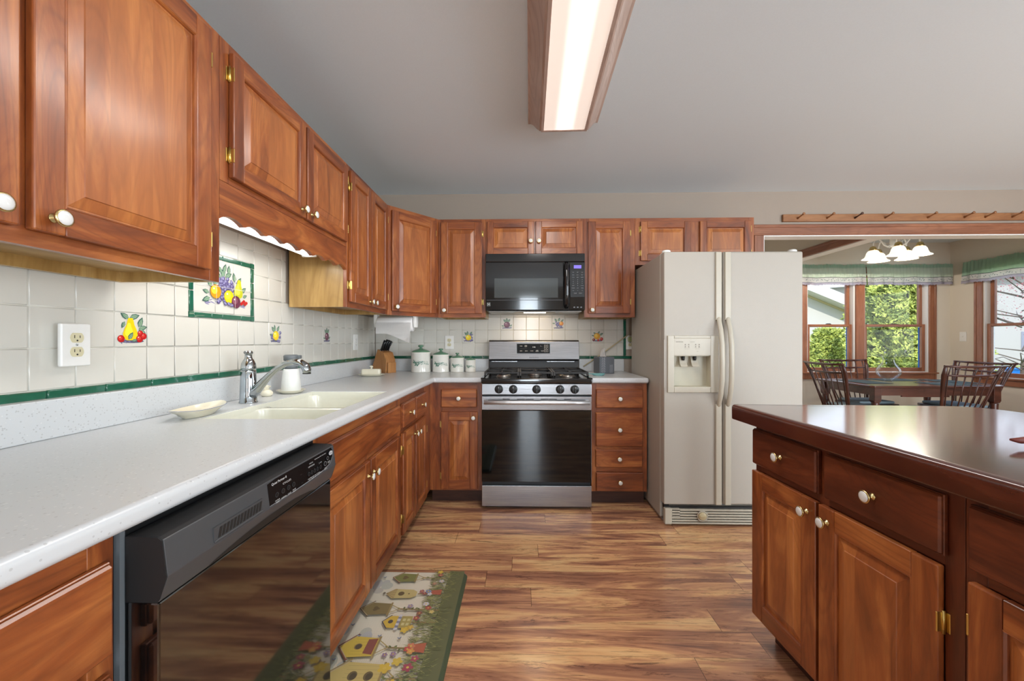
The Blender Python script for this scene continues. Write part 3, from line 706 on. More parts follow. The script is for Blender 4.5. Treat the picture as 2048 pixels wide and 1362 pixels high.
cab('tall narrow cherry wall cabinet with two doors right of the sink window bay', (UX, 2.172, Z0), PI/2, .665, Hh, UD,
    doors=[(.022, .318, .03, .745, dict(hs=-1, kn=(.292, .055), st=.052)), (.33, .632, .03, .745, dict(hs=1, kn=(.357, .055), st=.052))], upper=True, stiles=[(.3, .35)])
# ---- diagonal corner cabinet
cx0, cy0, cx1, cy1 = -.94, 2.84, -.652, 3.195
ang = math.atan2(cy1-cy0, cx1-cx0); wd = math.hypot(cx1-cx0, cy1-cy0)
e = thing('corner_cabinet', 'diagonal cherry corner wall cabinet with a single raised-panel door', 'cabinet', (cx0, cy0, Z0), ang)
Ri = Matrix.Rotation(-ang, 3, 'Z')
def loc2(x, y): v = Ri @ Vector((x-cx0, y-cy0, 0)); return (v.x, v.y)
fp = [loc2(*p) for p in ((cx0-.0215, cy0+.003), (cx1-.001, cy1+.0215), (cx1-.001, YB-.012), (XL+.012, YB-.012), (XL+.012, cy0+.003))]
mb = MB(); mb.prism(fp, .03, Hh, 'z'); mb.build('carcass', 'plywood', e)
mb = MB(); mb.box(0, .035, 0, .0185, 0, Hh, 0); mb.box(wd-.035, wd, 0, .0185, 0, Hh, 0); mb.box(.035, wd-.035, .0003, .0185, 0, .04, 1); mb.box(.035, wd-.035, .0003, .0185, Hh-.035, Hh, 1)
mb.build('face_frame', ['cherry_z', 'cherry_x'], e)
door(e, .03, wd-.035, .028, .742, hs=1, kn=(.058, .058))
# ---- wall cabinets, back run. faces at Y=3.195
UY = 3.195
cab('cherry wall cabinet with one door between the corner cabinet and the microwave', (-.651, UY, Z0), 0, .372, Hh, UD, doors=[(.022, .345, .03, .745, dict(hs=1, kn=(.05, .055)))], upper=True)
cab('short cherry cabinet with two small doors directly over the black microwave', (-.278, UY, 1.845), 0, .767, Z1-1.845, UD,
    doors=[(.012, .378, .004, .262, dict(kn=(.352, .105), st=.048)), (.389, .755, .004, .262, dict(kn=(.415, .105), st=.048))], stiles=[(.36, .41)])
cab('cherry wall cabinet with one door right of the microwave, beside the refrigerator', (.490, UY, Z0), 0, .395, Hh, UD, doors=[(.03, .355, .03, .745, dict(hs=1, kn=(.06, .055)))], upper=True)
cab('low wide cherry wall cabinet above the refrigerator with two doors', (.886, UY, 1.765), 0, .914, Z1-1.765, UD,
    doors=[(.04, .425, .03, .335, dict(hs=-1, st=.05, hz=(.06, .06))), (.495, .885, .03, .335, dict(hs=1, st=.05, hz=(.06, .06)))], stiles=[(.415, .505)])
# ---- base cabinets, left run. face frames at X=-.655
BX, BD, BH = -.655, .615, .873
cab('cherry drawer base cabinet at the lower left, left of the dishwasher', (BX, -.30, 0), PI/2, .94, BH, BD, drawers=[(.03, .45, .685, .83), (.48, .925, .685, .83), (.03, .45, .40, .655), (.48, .925, .40, .655), (.03, .45, .13, .37), (.48, .925, .13, .37)], toe=.105)
cab('cherry sink base cabinet with wide false drawer front over two doors, right of the dishwasher', (BX, 1.268, 0), PI/2, .892, BH, BD,
    drawers=[(.02, .872, .70, .832, dict(kn=False, name='false_drawer_front'))], doors=[(.02, .438, .12, .672, dict(hs=-1, kn=(.412, .612))), (.45, .872, .12, .672, dict(hs=1, kn=(.476, .612)))], toe=.105, rails=[(.67, .705)], stiles=[(.425, .463)], body_top=.70)
cab('narrow cherry base cabinet with two drawers over two doors near the inside corner', (BX, 2.162, 0), PI/2, .748, BH, BD,
    drawers=[(.03, .282, .70, .832), (.298, .575, .70, .832)], doors=[(.03, .282, .12, .672, dict(hs=-1, kn=(.256, .62), st=.05)), (.298, .575, .12, .672, dict(hs=1, kn=(.324, .62), st=.05))], toe=.105, rails=[(.67, .705)], stiles=[(.275, .303)], ends=(.03, .175))
# ---- base cabinets, back run. face frames at Y=2.91
BY = 2.91
cab('cherry base cabinet with one drawer over one door, left of the range', (-.6545, BY, 0), 0, .375, BH, BD-.005,
    drawers=[(.082, .338, .70, .832)], doors=[(.082, .345, .12, .668, dict(hs=-1, kn=(.315, .628)))], toe=.105, rails=[(.668, .705)], ends=(.09, .035))
cab('cherry base cabinet with a stack of four drawers between range and refrigerator', (.4985, BY, 0), 0, .392, BH, BD-.005,
    drawers=[(.03, .362, .70, .832), (.028, .36, .428, .668), (.026, .358, .28, .405), (.03, .364, .112, .243)], toe=.105, rails=[(.668, .702), (.40, .43), (.245, .28)], ends=(.035, .032))
# ---- island cabinets (local x runs towards the camera)
IA = PI/2*3+math.radians(2.35)
ix, iy = .917, 1.612
ud, uv = Vector((math.cos(IA), math.sin(IA), 0)), Vector((-math.sin(IA), math.cos(IA), 0))
cab('cherry island cabinet nearest the refrigerator, two drawers over two doors', (ix, iy, 0), IA, .722, .85, .8,
    drawers=[(.002, .328, .70, .836), (.356, .69, .70, .836)], doors=[(.002, .325, .118, .676, dict(kn=(.290, .632), st=.06)), (.338, .683, .118, .676, dict(hs=1, kn=(.372, .632), st=.06, hz=(.125, .09)))], pre='island', toe=.1, rails=[(.676, .704)], stiles=[(.322, .358)])
p2 = Vector((ix, iy, 0))+ud*.7235
cab('cherry island cabinet at the right edge of the picture, closest to the camera', p2, IA, .80, .85, .8,
    drawers=[(.016, .38, .70, .836), (.40, .78, .70, .836)], doors=[(.018, .38, .118, .676, dict(hs=-1, kn=(.35, .632), st=.06)), (.40, .78, .118, .676, dict(hs=1, kn=(.43, .632), st=.06))], pre='island', toe=.1, rails=[(.676, .704)], stiles=[(.375, .405)])

# ================================================================== worktops
CT, CB = .914, .8755
def slab(cells, front_test, name, parent=None, mat='worktop', z0=CB, z1=CT, bev=.014):
    """cells: rectangles sharing edges; extruded into one slab, front edges rounded"""
    bm = bmesh.new(); vs = {}
    def V(x, y): 
        k = (round(x, 4), round(y, 4))
        if k not in vs: vs[k] = bm.verts.new((x, y, z1))
        return vs[k]
    for x0, x1, y0, y1 in cells: bm.faces.new((V(x0, y0), V(x1, y0), V(x1, y1), V(x0, y1)))
    r = bmesh.ops.extrude_face_region(bm, geom=list(bm.faces))
    bmesh.ops.translate(bm, verts=[g for g in r['geom'] if isinstance(g, bmesh.types.BMVert)], vec=(0, 0, z0-z1))
    bmesh.ops.recalc_face_normals(bm, faces=bm.faces)
    ed = [e for e in bm.edges if len(e.link_faces) == 2 and e.calc_face_angle(0) > 1 and front_test(e)]
    bmesh.ops.bevel(bm, geom=ed, offset=bev, segments=5, profile=.5, affect='EDGES')
    mb = MB(); mb.add(bm); return mb.build(name, mat, parent, smooth=30, recalc=False)
xe, ye = -.618, 2.878
xs = [XL+.003, -1.085, -.69, xe]; ys = [-.3, 1.345, 2.085, ye, YB-.003]
cells = []
for i in range(3):
    for j in range(4):
        if i == 1 and j == 1: continue
        cells.append((xs[i], xs[i+1], ys[j], ys[j+1]))
cells.append((xe, -.283, ye, YB-.003))
def ft(e):
    a, b = e.verts[0].co, e.verts[1].co
    if abs(a.z-b.z) > 1e-4: return abs(a.x-xe) < 1e-3 and abs(a.y-ye) < 1e-3
    if abs(a.x-xe) < 1e-3 and abs(b.x-xe) < 1e-3 and max(a.y, b.y) <= ye+1e-3: return True
    if abs(a.y-ye) < 1e-3 and abs(b.y-ye) < 1e-3 and min(a.x, b.x) >= xe-1e-3: return True
    return False
ct = slab(cells, ft, 'countertop')
tag(ct, 'long white speckled L-shaped countertop running along the left wall to the range', 'countertop')
mb = MB(); mb.box(XL+.0005, XL+.0195, -.3, YB-.0205, CT+.0005, 1.0185, 0, .002); mb.box(XL+.0005, -.279, YB-.02, YB-.0005, CT+.0005, 1.0185, 0, .002)
mb.build('upstand', 'worktop', ct)
def ft2(e):
    a, b = e.verts[0].co, e.verts[1].co
    return (a.z > CB-1 and abs(a.y-ye) < 1e-3 and abs(b.y-ye) < 1e-3) or (abs(a.x-.897) < 1e-3 and abs(b.x-.897) < 1e-3 and abs(a.z-b.z) < 1e-4)
c2 = slab([(.495, .897, ye, YB-.003)], ft2, 'countertop')
tag(c2, 'short white countertop section right of the range, under the tissue box', 'countertop')
mb = MB(); mb.box(.495, .878, YB-.02, YB-.0005, CT+.0005, 1.0185, 0, .002); mb.build('upstand', 'worktop', c2)
# ------------------------------------------------------------------ double sink
sk = thing('sink', 'cream double-bowl sink set into the white countertop below the mural', 'sink', (-.8875, 1.715, CT-.19))
def bowl(x0, x1, y0, y1, zb, zt, r=.05):
    mb = MB(); n = 6
    def ring(ins, z, rr):
        out = []
        for cx, cy_, a0 in ((x1-ins-rr, y1-ins-rr, 0), (x0+ins+rr, y1-ins-rr, PI/2), (x0+ins+rr, y0+ins+rr, PI), (x1-ins-rr, y0+ins+rr, 1.5*PI)):
            for k in range(n+1): t = a0+PI/2*k/n; out.append(mb.b.verts.new((cx+rr*math.cos(t), cy_+rr*math.sin(t), z)))
        return out
    prof = [(-.004, zt, r), (.001, zt-.001, r), (.005, zt-.006, r), (.012, zb+.045, r), (.022, zb+.016, r), (.045, zb+.002, r*.9), (.06, zb, r*.8)]
    rg = [ring(*p) for p in prof]
    for a, b in zip(rg, rg[1:]):
        for i in range(len(a)): mb.b.faces.new((b[i], b[(i+1) % len(a)], a[(i+1) % len(a)], a[i]))
    mb.b.faces.new(rg[-1]); return mb
for y0, y1, lb in ((-.368, -.052, 1), (-.028, .368, 0)):
    mb = bowl(-.195, .195, y0, y1, .0, .172); o = mb.build('bowl', 'sink_cream', sk, smooth=50, recalc=False)
    m2 = MB(); m2.lathe([(.042, .0005), (.04, .003), (.02, .0015), (.0001, .001)], (0, (y0+y1)/2, 0), seg=24); m2.build('drain', 'chrome', o)
mb = MB(); mb.box(-.1965, .1965, -.054, -.026, .12, .1715, 0, .006, 3)
for a in ((-.1968, -.19, -.37, .37), (.19, .1968, -.37, .37)): mb.box(a[0], a[1], a[2], a[3], .02, .1885, 0, .001)
for a in ((-.19, .19, -.3695, -.362), (-.19, .19, .362, .3695)): mb.box(a[0], a[1], a[2], a[3], .02, .1885, 0, .001)
mb.build('sink_rim', 'sink_cream', sk)
# ------------------------------------------------------------------ faucet
fa = thing('faucet', 'chrome single-lever kitchen faucet with arched spout behind the sink', 'faucet', (-1.155, 1.70, CT+.0002))
mb = MB(); mb.lathe([(.035, 0), (.035, .004), (.0325, .008), (.0315, .05), (.0300, .10), (.0290, .128), (.0295, .13), (.0295, .133), (.0285, .135)], seg=28); mb.build('faucet_body', 'chrome', fa)
mb = MB(); mb.lathe([(.028, .1355), (.0285, .146), (.0285, .150), (.027, .165), (.020, .180), (.0155, .186), (.0135, .195), (.014, .205), (.0165, .208), (.0165, .214), (.013, .219), (.0001, .220)], seg=24)
mb.tube([(0, 0, .206), (.004, -.016, .212), (.007, -.032, .213)], [.009, .008, .006]); mb.build('lever_handle', 'chrome', fa)
mb = MB()
mb.tube([(.012, 0, .03), (.035, 0, .055), (.062, 0, .085), (.090, 0, .115), (.125, 0, .145), (.16, 0, .165), (.195, 0, .173), (.225, 0, .168), (.243, 0, .155), (.250, 0, .138), (.250, 0, .126)],
        [.026, .024, .0195, .0155, .0135, .0135, .015, .018, .0205, .0205, .018], 18, sq=.85)
mb.build('spout', 'chrome', fa)
mb = MB(); mb.lathe([(.0165, 0), (.0165, .004), (.0001, .004)], (.250, 0, .122), seg=18); mb.build('spray_nozzle', 'dark_slot', fa)
# ------------------------------------------------------------------ small things on the left worktop
bd = thing('boat_dish', 'shallow cream boat-shaped dish with blue rim on the countertop left of the faucet', 'dish', (-1.13, 1.405, CT+.0002), .12)
mb = MB()
def boat(sc_, z, n=36): return [mb.b.verts.new((.050*sc_*math.copysign(abs(math.sin(2*PI*i/n))**1.25, math.sin(2*PI*i/n)), .115*sc_*math.copysign(abs(math.cos(2*PI*i/n))**.8, math.cos(2*PI*i/n)), z+.007*(abs(math.cos(2*PI*i/n))**3)*(sc_ > .7))) for i in range(n)]
rg = [boat(.55, 0), boat(.62, .001), boat(.86, .014), boat(1.1, .025), boat(1.13, .027), boat(1.11, .0285), boat(1.04, .0255), boat(.82, .014), boat(.55, .006)]
for k, (a, b) in enumerate(zip(rg, rg[1:])):
    for i in range(len(a)): f = mb.b.faces.new((a[i], a[(i+1) % 36], b[(i+1) % 36], b[i])); f.material_index = 1 if k == 4 else 0
mb.b.faces.new(rg[0][::-1]); mb.b.faces.new(rg[-1]); plain('rim_blue', L(110, 118, 142), .2)
mb.build('dish_body', ['cream_glaze', 'rim_blue'], bd, smooth=40)
ss = tag(MB().lathe([(.045, 0), (.05, .003), (.066, .014), (.068, .0165), (.063, .0155), (.05, .0065), (.0001, .006)], seg=30, sx=1, sy=1).build('saucer', 'cream_glaze', None, smooth=50, loc=(-1.155, 2.02, CT+.0002)), 'small pale yellow saucer under the soap dispenser', 'saucer')
sd = thing('soap_dispenser', 'white soap dispenser with grey pump top standing on a saucer behind the faucet', 'soap dispenser', (-1.155, 2.02, CT+.0075))
MB().lathe([(.042, 0), (.045, .004), (.043, .05), (.037, .10), (.034, .112), (.03, .114)], seg=28).build('bottle', 'milky_plastic', sd)
MB().lathe([(.031, .114), (.031, .128), (.029, .131), (.026, .150), (.027, .153), (.034, .156), (.035, .178), (.028, .184), (.0001, .185)], seg=26).box(.0, .05, -.012, .012, .164, .182, 0, .004, 2).build('pump_top', 'grey_plastic', sd)
fg = thing('ceramic_ornament', 'tiny cream ceramic bird ornament between faucet and soap dispenser', 'ornament', (-1.2, 1.895, CT+.0002))
MB().lathe([(.02, 0), (.026, .008), (.027, .018), (.018, .028), (.01, .032), (.0001, .033)], seg=20).lathe([(.0001, 0), (.009, .004), (.011, .012), (.008, .02), (.0001, .023)], (0, .004, .03), seg=14).box(-.006, .02, -.004, .004, .044, .049, 0, .002).tube([(0, 0, .02), (-.006, -.012, .045), (0, -.015, .06)], [.008, .005, .002], 8).build('ornament_body', 'cream_glaze', fg)
# outlets
def outlet(label, p, rz, recept='almond_plastic', thick=.007, switch=False):
    e = thing('outlet_plate' if not switch else 'light_switch', label, 'outlet' if not switch else 'switch', p, rz)
    w, h = .0385, .0595
    mb = MB(); mb.box(-w, w, -thick, 0, -h, h, 0, min(.0045, thick*.45), 3); mb.build('wall_plate', 'white_plastic', e, smooth=40)
    if switch:
        MB().box(-.006, .006, -thick-.001, -thick+.001, -.014, .014).prism([(-.004, -.004), (-.004, .008), (.004, .008), (.004, -.004)], -thick-.008, -thick, 'y').build('toggle', 'white_plastic', e); return e
    for s in (-1, 1):
        mb = MB(); pts = []
        for i in range(28):
            t = 2*PI*i/28; pts.append((.0172*math.cos(t), s*.0195+max(-.0135, min(.0135, .0172*math.sin(t)))))
        mb.prism(pts, -thick-.0018, -thick+.001, 'y'); o = mb.build('receptacle', recept, e)
        MB().box(-.0078, -.0060, -thick-.0021, -thick-.001, s*.0195-.001, s*.0195+.0075).box(.0060, .0078, -thick-.0021, -thick-.001, s*.0195-.0005, s*.0195+.0065).lathe([(.0024, 0), (.0024, .001)], (0, -thick-.0011, s*.0195-.0075), '-y', 10).build('slots', 'dark_slot', o)
    MB().lathe([(.003, 0), (.003, .0012), (.0001, .0016)], (0, -thick, 0), '-y', 12).build('screw', 'chrome', e)
    return e
outlet('thick white double outlet with almond receptacles, leftmost on the tile backsplash', (XL+.0235, 1.108, 1.165), PI/2, thick=.013)
MB_ = MB(); 
outlet('white double outlet on the left wall tiles near the paper towels', (XL+.0065, 3.085, 1.164), PI/2, 'white_plastic')
outlet('white double outlet on the back wall tiles above the canisters', (-.622, YB-.0065, 1.16), 0)
outlet('outlet half hidden behind the refrigerator, green plug in its upper socket', (.932, YB-.0005, 1.16), 0)
pg = thing('plug', 'pale green plug in the outlet beside the refrigerator', 'plug', (.928, YB-.0095, 1.18))
MB().prism([(-.016, -.014), (-.018, .02), (-.01, .028), (.01, .028), (.018, .02), (.016, -.014)], -.026, 0, 'y', bev=.004).build('plug_body', 'plug_green', pg)
cc = thing('cord_channel', 'slim tan cord channel slanting up the tiles behind the tissue box', 'cord channel', (.53, YB-.024, .955))
MB().tube([(0, -.003, 0), (.12, -.003, .082), (.25, .0, .175), (.37, .004, .262), (.385, .010, .268)], [.007, .007, .007, .007, .005], 10, sq=.7).build('channel_body', 'gold_channel', cc)
# knife block
kb = thing('knife_block', 'light wooden knife block with black-handled knives in the countertop corner', 'knife block', (-1.125, 3.34, CT+.0002), math.radians(-32))
mb = MB(); mb.prism([(-.075, 0), (.068, 0), (.072, .10), (.04, .165), (-.035, .19), (-.1, .05)][::1], -.048, .048, 'y', bev=.003)
mb.b.verts.ensure_lookup_table()
mb.build('block_body', 'block_wood', kb)
MB().box(.0705, .09, -.04, .04, .0, .085, 0, .002).build('steak_knife_step', 'block_wood', kb)
for i, (a, b, l) in enumerate(((0, -.034, .098), (0, -.012, .105), (0, .010, .1), (0, .032, .092))):
    dx, dz = .56, .83
    x0, z0 = -.012, .178
    o = MB().tube([(x0, b, z0-.01), (x0+dx*l*.5, b, z0+dz*l*.5), (x0+dx*l, b, z0+dz*l)], [.0085, .0075, .0095], 10, sq=1.5).build('knife_handle', 'black_plastic', kb)
    MB().tube([(x0+dx*.006, b, z0+dz*.006-.006), (x0+dx*.014, b, z0+dz*.014-.004)], .0105, 10).build('bolster', 'chrome', o)
# butter dish
bt = thing('butter_dish', 'cream covered butter dish in front of the knife block', 'butter dish', (-1.105, 2.98, CT+.0002), math.radians(8))
MB().lathe([(.05, 0), (.07, .003), (.092, .012), (.096, .0155), (.09, .0145), (.07, .006), (.0001, .006)], seg=36, sx=1.05, sy=.62).build('dish_base', 'cream_glaze', bt, smooth=50)
mb = MB(); mb.box(-.068, .068, -.032, .032, .0075, .055, 0, .014, 4); mb.lathe([(.009, .054), (.006, .058), (.006, .062), (.013, .067), (.013, .073), (.006, .078), (.0001, .079)], seg=18); mb.build('dish_lid', 'cream_glaze', bt, smooth=50)
# canisters
def canister(label, x, y, r, h):
    e = thing('canister', label, 'canister', (x, y, CT+.0002), -math.atan2(x, y))
    mb = MB(); mb.lathe([(r*.97, 0), (r, .004), (r, h*.06), (r*.985, h*.1), (r*.985, h*.93), (r*1.02, h*.95), (r*1.02, h*.985), (r*.97, h), (r*.9, h)], seg=48)
    b = mb.build('canister_body', 'canister_white', e)
    def fn(u, v, k): return ((r*.985+.0003+k)*math.sin(u/r), -(r*.985+.0003+k)*math.cos(u/r), v)
    pt = Paint(fn, .00003); s = r/.083; zc = h*.52; rnd = random.Random(3)
    GD, GM = L(74, 116, 98), L(120, 156, 138)
    for i in range(88):
        u = rnd.uniform(-.066, .066)*s; v = zc+(-.008+.010*math.sin(u*60/s)+rnd.uniform(-.013, .013))*s*.9
        if u < 0: pt.leaf(u, v, .013*s, .008*s, rnd.uniform(0, 6.28), rnd.choice((GD, GM)))
        elif rnd.random() < .75: pt.leaf(u, v-.004*s, .007*s, .005*s, rnd.uniform(0, 6.28), rnd.choice((GD, GM)))
    for u, v in ((-.055, .012), (-.038, .004), (-.022, .01), (-.012, -.006)): pt.ell(u*s, zc+v*s, .0045*s, .0045*s, L(190, 210, 200)); pt.ell(u*s, zc+v*s, .0018*s, .0018*s, L(190, 120, 120))
    for a, b2 in ((-.06, -.03), (-.03, 0), (0, .03), (.03, .06)): pt.line(a*s, zc+(.004*math.sin(a*60))*s, b2*s, zc+(.004*math.sin(b2*60)+.002)*s, .0007*s, GM)
    pt.build('ivy_pattern', b)
    MB().lathe([(r*.93, h-.002), (r*.95, h+.003), (r*.8, h+r*.16), (r*.5, h+r*.29), (r*.2, h+r*.37), (r*.13, h+r*.40), (r*.13, h+r*.50), (r*.27, h+r*.55), (r*.28, h+r*.68), (r*.2, h+r*.73), (.0001, h+r*.74)], seg=40).build('canister_lid', 'canister_lid', e)
canister('largest white ivy-patterned canister with green lid, beside the knife block', -.838, 3.385, .081, .166)
canister('second largest white ivy-patterned canister with green lid', -.672, 3.395, .069, .146)
canister('third largest white ivy-patterned canister with green lid', -.536, 3.405, .057, .118)
canister('smallest white ivy-patterned canister with green lid, next to the range', -.425, 3.41, .0435, .10)
# paper towels under the diagonal cabinet
ph = thing('paper_towel_holder', 'white under-cabinet paper towel holder with a roll and hanging sheet', 'paper towel holder', (-.955, 3.09, Z0+.0295))
for s in (-1, 1):
    mb = MB(); mb.prism([(-.03, 0), (.03, 0), (.03, -.075), (.018, -.112), (-.018, -.112), (-.03, -.075)], s*.145-.012*(s < 0), s*.145+.012*(s > 0)+.012*(s < 0)-.012*(s > 0)+(.012 if s > 0 else 0), 'x', bev=.004) if False else mb.prism([(-.03, 0), (.03, 0), (.03, -.075), (.018, -.112), (-.018, -.112), (-.03, -.075)], s*.150-.013, s*.150+.013, 'x', bev=.005)
    mb.build('bracket_arm', 'white_plastic', ph)
ro = MB().lathe([(.02, -.132), (.056, -.132), (.057, -.130), (.057, .130), (.056, .132), (.02, .132)], (0, 0, -.085), 'x', 36).build('towel_roll', 'paper', ph)
mb = MB(); N_ = 14; G = []
for i in range(N_+1):
    row = []; u = i/N_
    for j in range(N_+1):
        v = j/N_; x = -.13+.26*v; drop = (.085+.055*v)*u; rip = .006*math.sin(v*9+u*3)*u
        row.append(mb.b.verts.new((x+.012*u*math.sin(v*4), -.0585-.004-rip-.02*math.sin(u*1.6)*.6, -.075-drop+.012*math.sin(v*5)*u)))
    G.append(row)
for i in range(N_):
    for j in range(N_): mb.b.faces.new((G[i][j], G[i][j+1], G[i+1][j+1], G[i+1][j]))
bmesh.ops.solidify(mb.b, geom=list(mb.b.faces), thickness=.0012); mb.build('hanging_sheet', 'paper', ro, smooth=60)
# tissue box, spoon rest
tb = thing('tissue_box', 'grey cube tissue box with white leaf pattern on the right countertop', 'tissue box', (.665, 3.30, CT+.0002), math.radians(12))
MB().box(-.062, .062, -.062, .062, 0, .132, 0, .002).build('box_body', 'tissue_box', tb)
pt = Paint(lambda u, v, k: (u, -.0623-k, v), .0001); W1 = L(176, 180, 186)
for cx, n, z0, sc in ((-.03, 9, .012, 1), (.035, 6, .01, .8)):
    for i in range(n):
        for s in (-1, 1): pt.leaf(cx+s*.002, z0+i*.013*sc, .02*sc, .0045*sc, PI/2-s*(1.15-.05*i), W1)
    pt.line(cx, z0, cx+.004, z0+n*.013*sc, .0016, W1)
pt.build('leaf_pattern', tb, 'print_matt')
mb = MB(); G = []
for i in range(9):
    row = []
    for j in range(9):
        u, v = i/8, j/8; w_ = .03*(1-.55*u)+.004*math.sin(v*9)
        row.append(mb.b.verts.new(((v-.5)*2*w_-.01*u+.012*u*u, .012*math.sin(v*7+u*2)*(1-.3*u)+(.006*math.cos(v*13)), .128+u*(.075-.02*abs(v-.4)))))
    G.append(row)
for i in range(8):
    for j in range(8): mb.b.faces.new((G[i][j], G[i][j+1], G[i+1][j+1], G[i+1][j]))
bmesh.ops.solidify(mb.b, geom=list(mb.b.faces), thickness=.001); mb.build('tissue', 'paper', tb, smooth=60)
sr = thing('spoon_rest', 'small teal fish-shaped spoon rest on the right countertop', 'spoon rest', (.585, 3.07, CT+.0002), .05)
mb = MB(); n = 32
def fish(s_, z): return [mb.b.verts.new((s_*(.052*math.cos(t)-.008), s_*(.024*math.sin(t)*(1+.3*math.cos(t))), z)) for t in (2*PI*i/n for i in range(n))]
rg = [fish(.7, 0), fish(.98, .010), fish(1, .016), fish(.93, .015), fish(.6, .007)]
for a, b in zip(rg, rg[1:]):
    for i in range(n): mb.b.faces.new((a[i], a[(i+1) % n], b[(i+1) % n], b[i]))
mb.b.faces.new(rg[0][::-1]); mb.b.faces.new(rg[-1]); mb.prism([(-.055, -.004), (-.085, -.02), (-.08, .0), (-.09, .016), (-.055, .006)], .011, .017, 'z', bev=.001)
mb.build('rest_body', 'teal_glass', sr, smooth=50)
# under-cabinet fluorescent strip over the sink
uf = thing('undercabinet_light', 'white fluorescent strip light under the short cabinet above the sink', 'light fixture', (-1.085, 1.66, 1.634))
MB().box(-.045, .045, -.405, .405, 0, .045, 0, .003).build('housing', 'white_plastic', uf)
MB().lathe([(.034, -.395), (.036, -.39), (.036, .39), (.034, .395)], (0, 0, -.002), seg=20, rot=Matrix.Rotation(PI/2, 4, 'X'), sy=.8).build('diffuser_tube', 'undercab_tube', uf)
MB().box(-.04, .04, .396, .412, -.03, .0, 0, .008, 3).box(-.04, .04, -.412, -.396, -.03, .0, 0, .008, 3).build('end_cap', 'white_plastic', uf)

# ================================================================== dishwasher (local x = world Y)
dw = thing('dishwasher', 'black built-in dishwasher with control strip under the left countertop', 'dishwasher', (-.60, .655, 0), PI/2)
MB().box(.0, .602, .05, .60, .0, .87).build('tub', 'black_plastic', dw)
mb = MB(); mb.prism([(-.006, .746), (-.006, .105), (.048, .105), (.048, .746)], .0, .602, 'x', bev=.003); o = mb.build('door_panel', 'black_door', dw)
mb = MB(); mb.prism([(-.014, .850), (-.006, .855), (.048, .857), (.048, .747), (-.005, .747), (-.009, .753), (-.0215, .790)], -.001, .603, 'x', bev=.0015)
o = mb.build('control_panel', ['charcoal_plastic', 'matt_black'], dw)
for p_ in o.data.polygons:
    if p_.normal.z > .75 or abs(p_.normal.x) > .8: p_.material_index = 1
for q in (-.0025, .6032): MB().prism([(-.013, .849), (-.006, .854), (.048, .856), (.048, .748), (-.005, .748), (-.009, .754), (-.0205, .790)], q, q+.0015, 'x').build('end_cap', 'matt_black', o)
# panel face runs from (-.018,.78) to (-.016,.846)
def dwf(u, v, k): z = .7935+(v+.006)*.78; return (u, -.0215+.0075*(z-.79)/.06-.0006-k, z)
pt = Paint(dwf, .00006)
gl = [(.27, -.004), (.27, .060), (.30, .064), (.585, .064), (.592, .05), (.588, .03), (.57, .010), (.53, .0), (.45, -.005), (.36, -.006)]
pt.poly(gl, L(12, 13, 14))
for a, b in zip(gl[4:], gl[5:]): pt.line(a[0], a[1], b[0], b[1], .0012, L(170, 172, 174))
pt.line(.36, -.006, .27, -.004, .0012, L(150, 152, 154))
wt = L(214, 214, 212)
pt.text('Quiet Partner II', .315, .052, .0105, wt, sx=.9); pt.text('CYCLES', .345, .036, .008, wt, sx=1.3)
for i, (x, s) in enumerate(((.30, 'POTS &\nPANS'), (.325, 'NORMAL'), (.348, 'LIGHT'), (.37, 'RINSE\nONLY'))):
    pt.ell(x, .016, .0072, .0072, L(60, 61, 62)); pt.ell(x, .016, .006, .006, L(30, 31, 32)); pt.text(s, x, -.003, .0055, wt)
pt.text('OPTIONS', .462, .040, .0065, wt, sx=1.2); pt.text('STATUS', .462, .050, .0055, wt); pt.text('Drying Heavy Dirt Water Saver', .515, .055, .0052, wt)
for x, s in ((.445, 'HEATED\nDRY'), (.46, 'HI-TEMP\nWASH'), (.475, 'AIR\nDRY'), (.491, 'CONTROL\nLOCK'), (.508, 'DELAY')):
    pt.ell(x, .018, .006, .0068, L(66, 67, 68)); pt.ell(x, .018, .0048, .0056, L(30, 31, 32)); pt.text(s, x, .0, .0048, wt)
for i in range(3): pt.text('248'[i], .502+.006*i, .034, .006, wt)
for x, z, r in ((.535, .02, .0085), (.553, .034, .0065)): pt.ell(x, z, r, r, L(120, 121, 122)); pt.ell(x, z, r*.78, r*.78, L(24, 25, 26))
pt.text('START\nRESUME', .534, .002, .0048, wt); pt.text('CANCEL\nDRAIN', .557, .018, .0045, wt)
pt.text('- -', .405, .034, .008, L(120, 120, 120)); pt.text('- -', .405, .006, .008, L(120, 120, 120))
pt.ell(.574, .047, .0125, .0085, L(150, 152, 154)); pt.ell(.574, .047, .0112, .0072, L(176, 178, 180)); pt.text('Whirlpool', .574, .047, .0045, L(40, 40, 44))
pt.build('panel_graphics', o)
mb = MB(); mb.box(.10, .245, -.0235, -.015, .795, .798, 0, .001)
mb.box(.10, .245, -.0212, -.0165, .798, .823, 1)
for i in range(13): mb.prism([(.110+i*.0100, .800), (.117+i*.0100, .800), (.122+i*.0100, .819), (.115+i*.0100, .819)], -.0218, -.019, 'y', 2)
mb.build('steam_vent', ['charcoal_plastic', 'charcoal_plastic', 'dark_slot'], o)
mb = MB(); n = 24      # curved finger pocket under the control strip
for i in range(n):
    u0, u1 = -1+2*i/n, -1+2*(i+1)/n; f = lambda u: .749+.022*(1-u*u)**.8
    V = lambda u, z: (.301+u*.2, -.0215+.0125*(.79-z)/.037-.0006, z)
    mb.face([V(u0, .7495), V(u1, .7495), V(u1, f(u1)), V(u0, f(u0))])
mb.build('finger_pocket', 'dark_slot', dw, recalc=False)
MB().box(-.010, -.001, .050, .06, .105, .868).build('side_flange', 'grey_plastic', dw)
MB().box(.01, .592, .06, .075, .003, .104).build('kick_plate', 'black_plastic', dw)

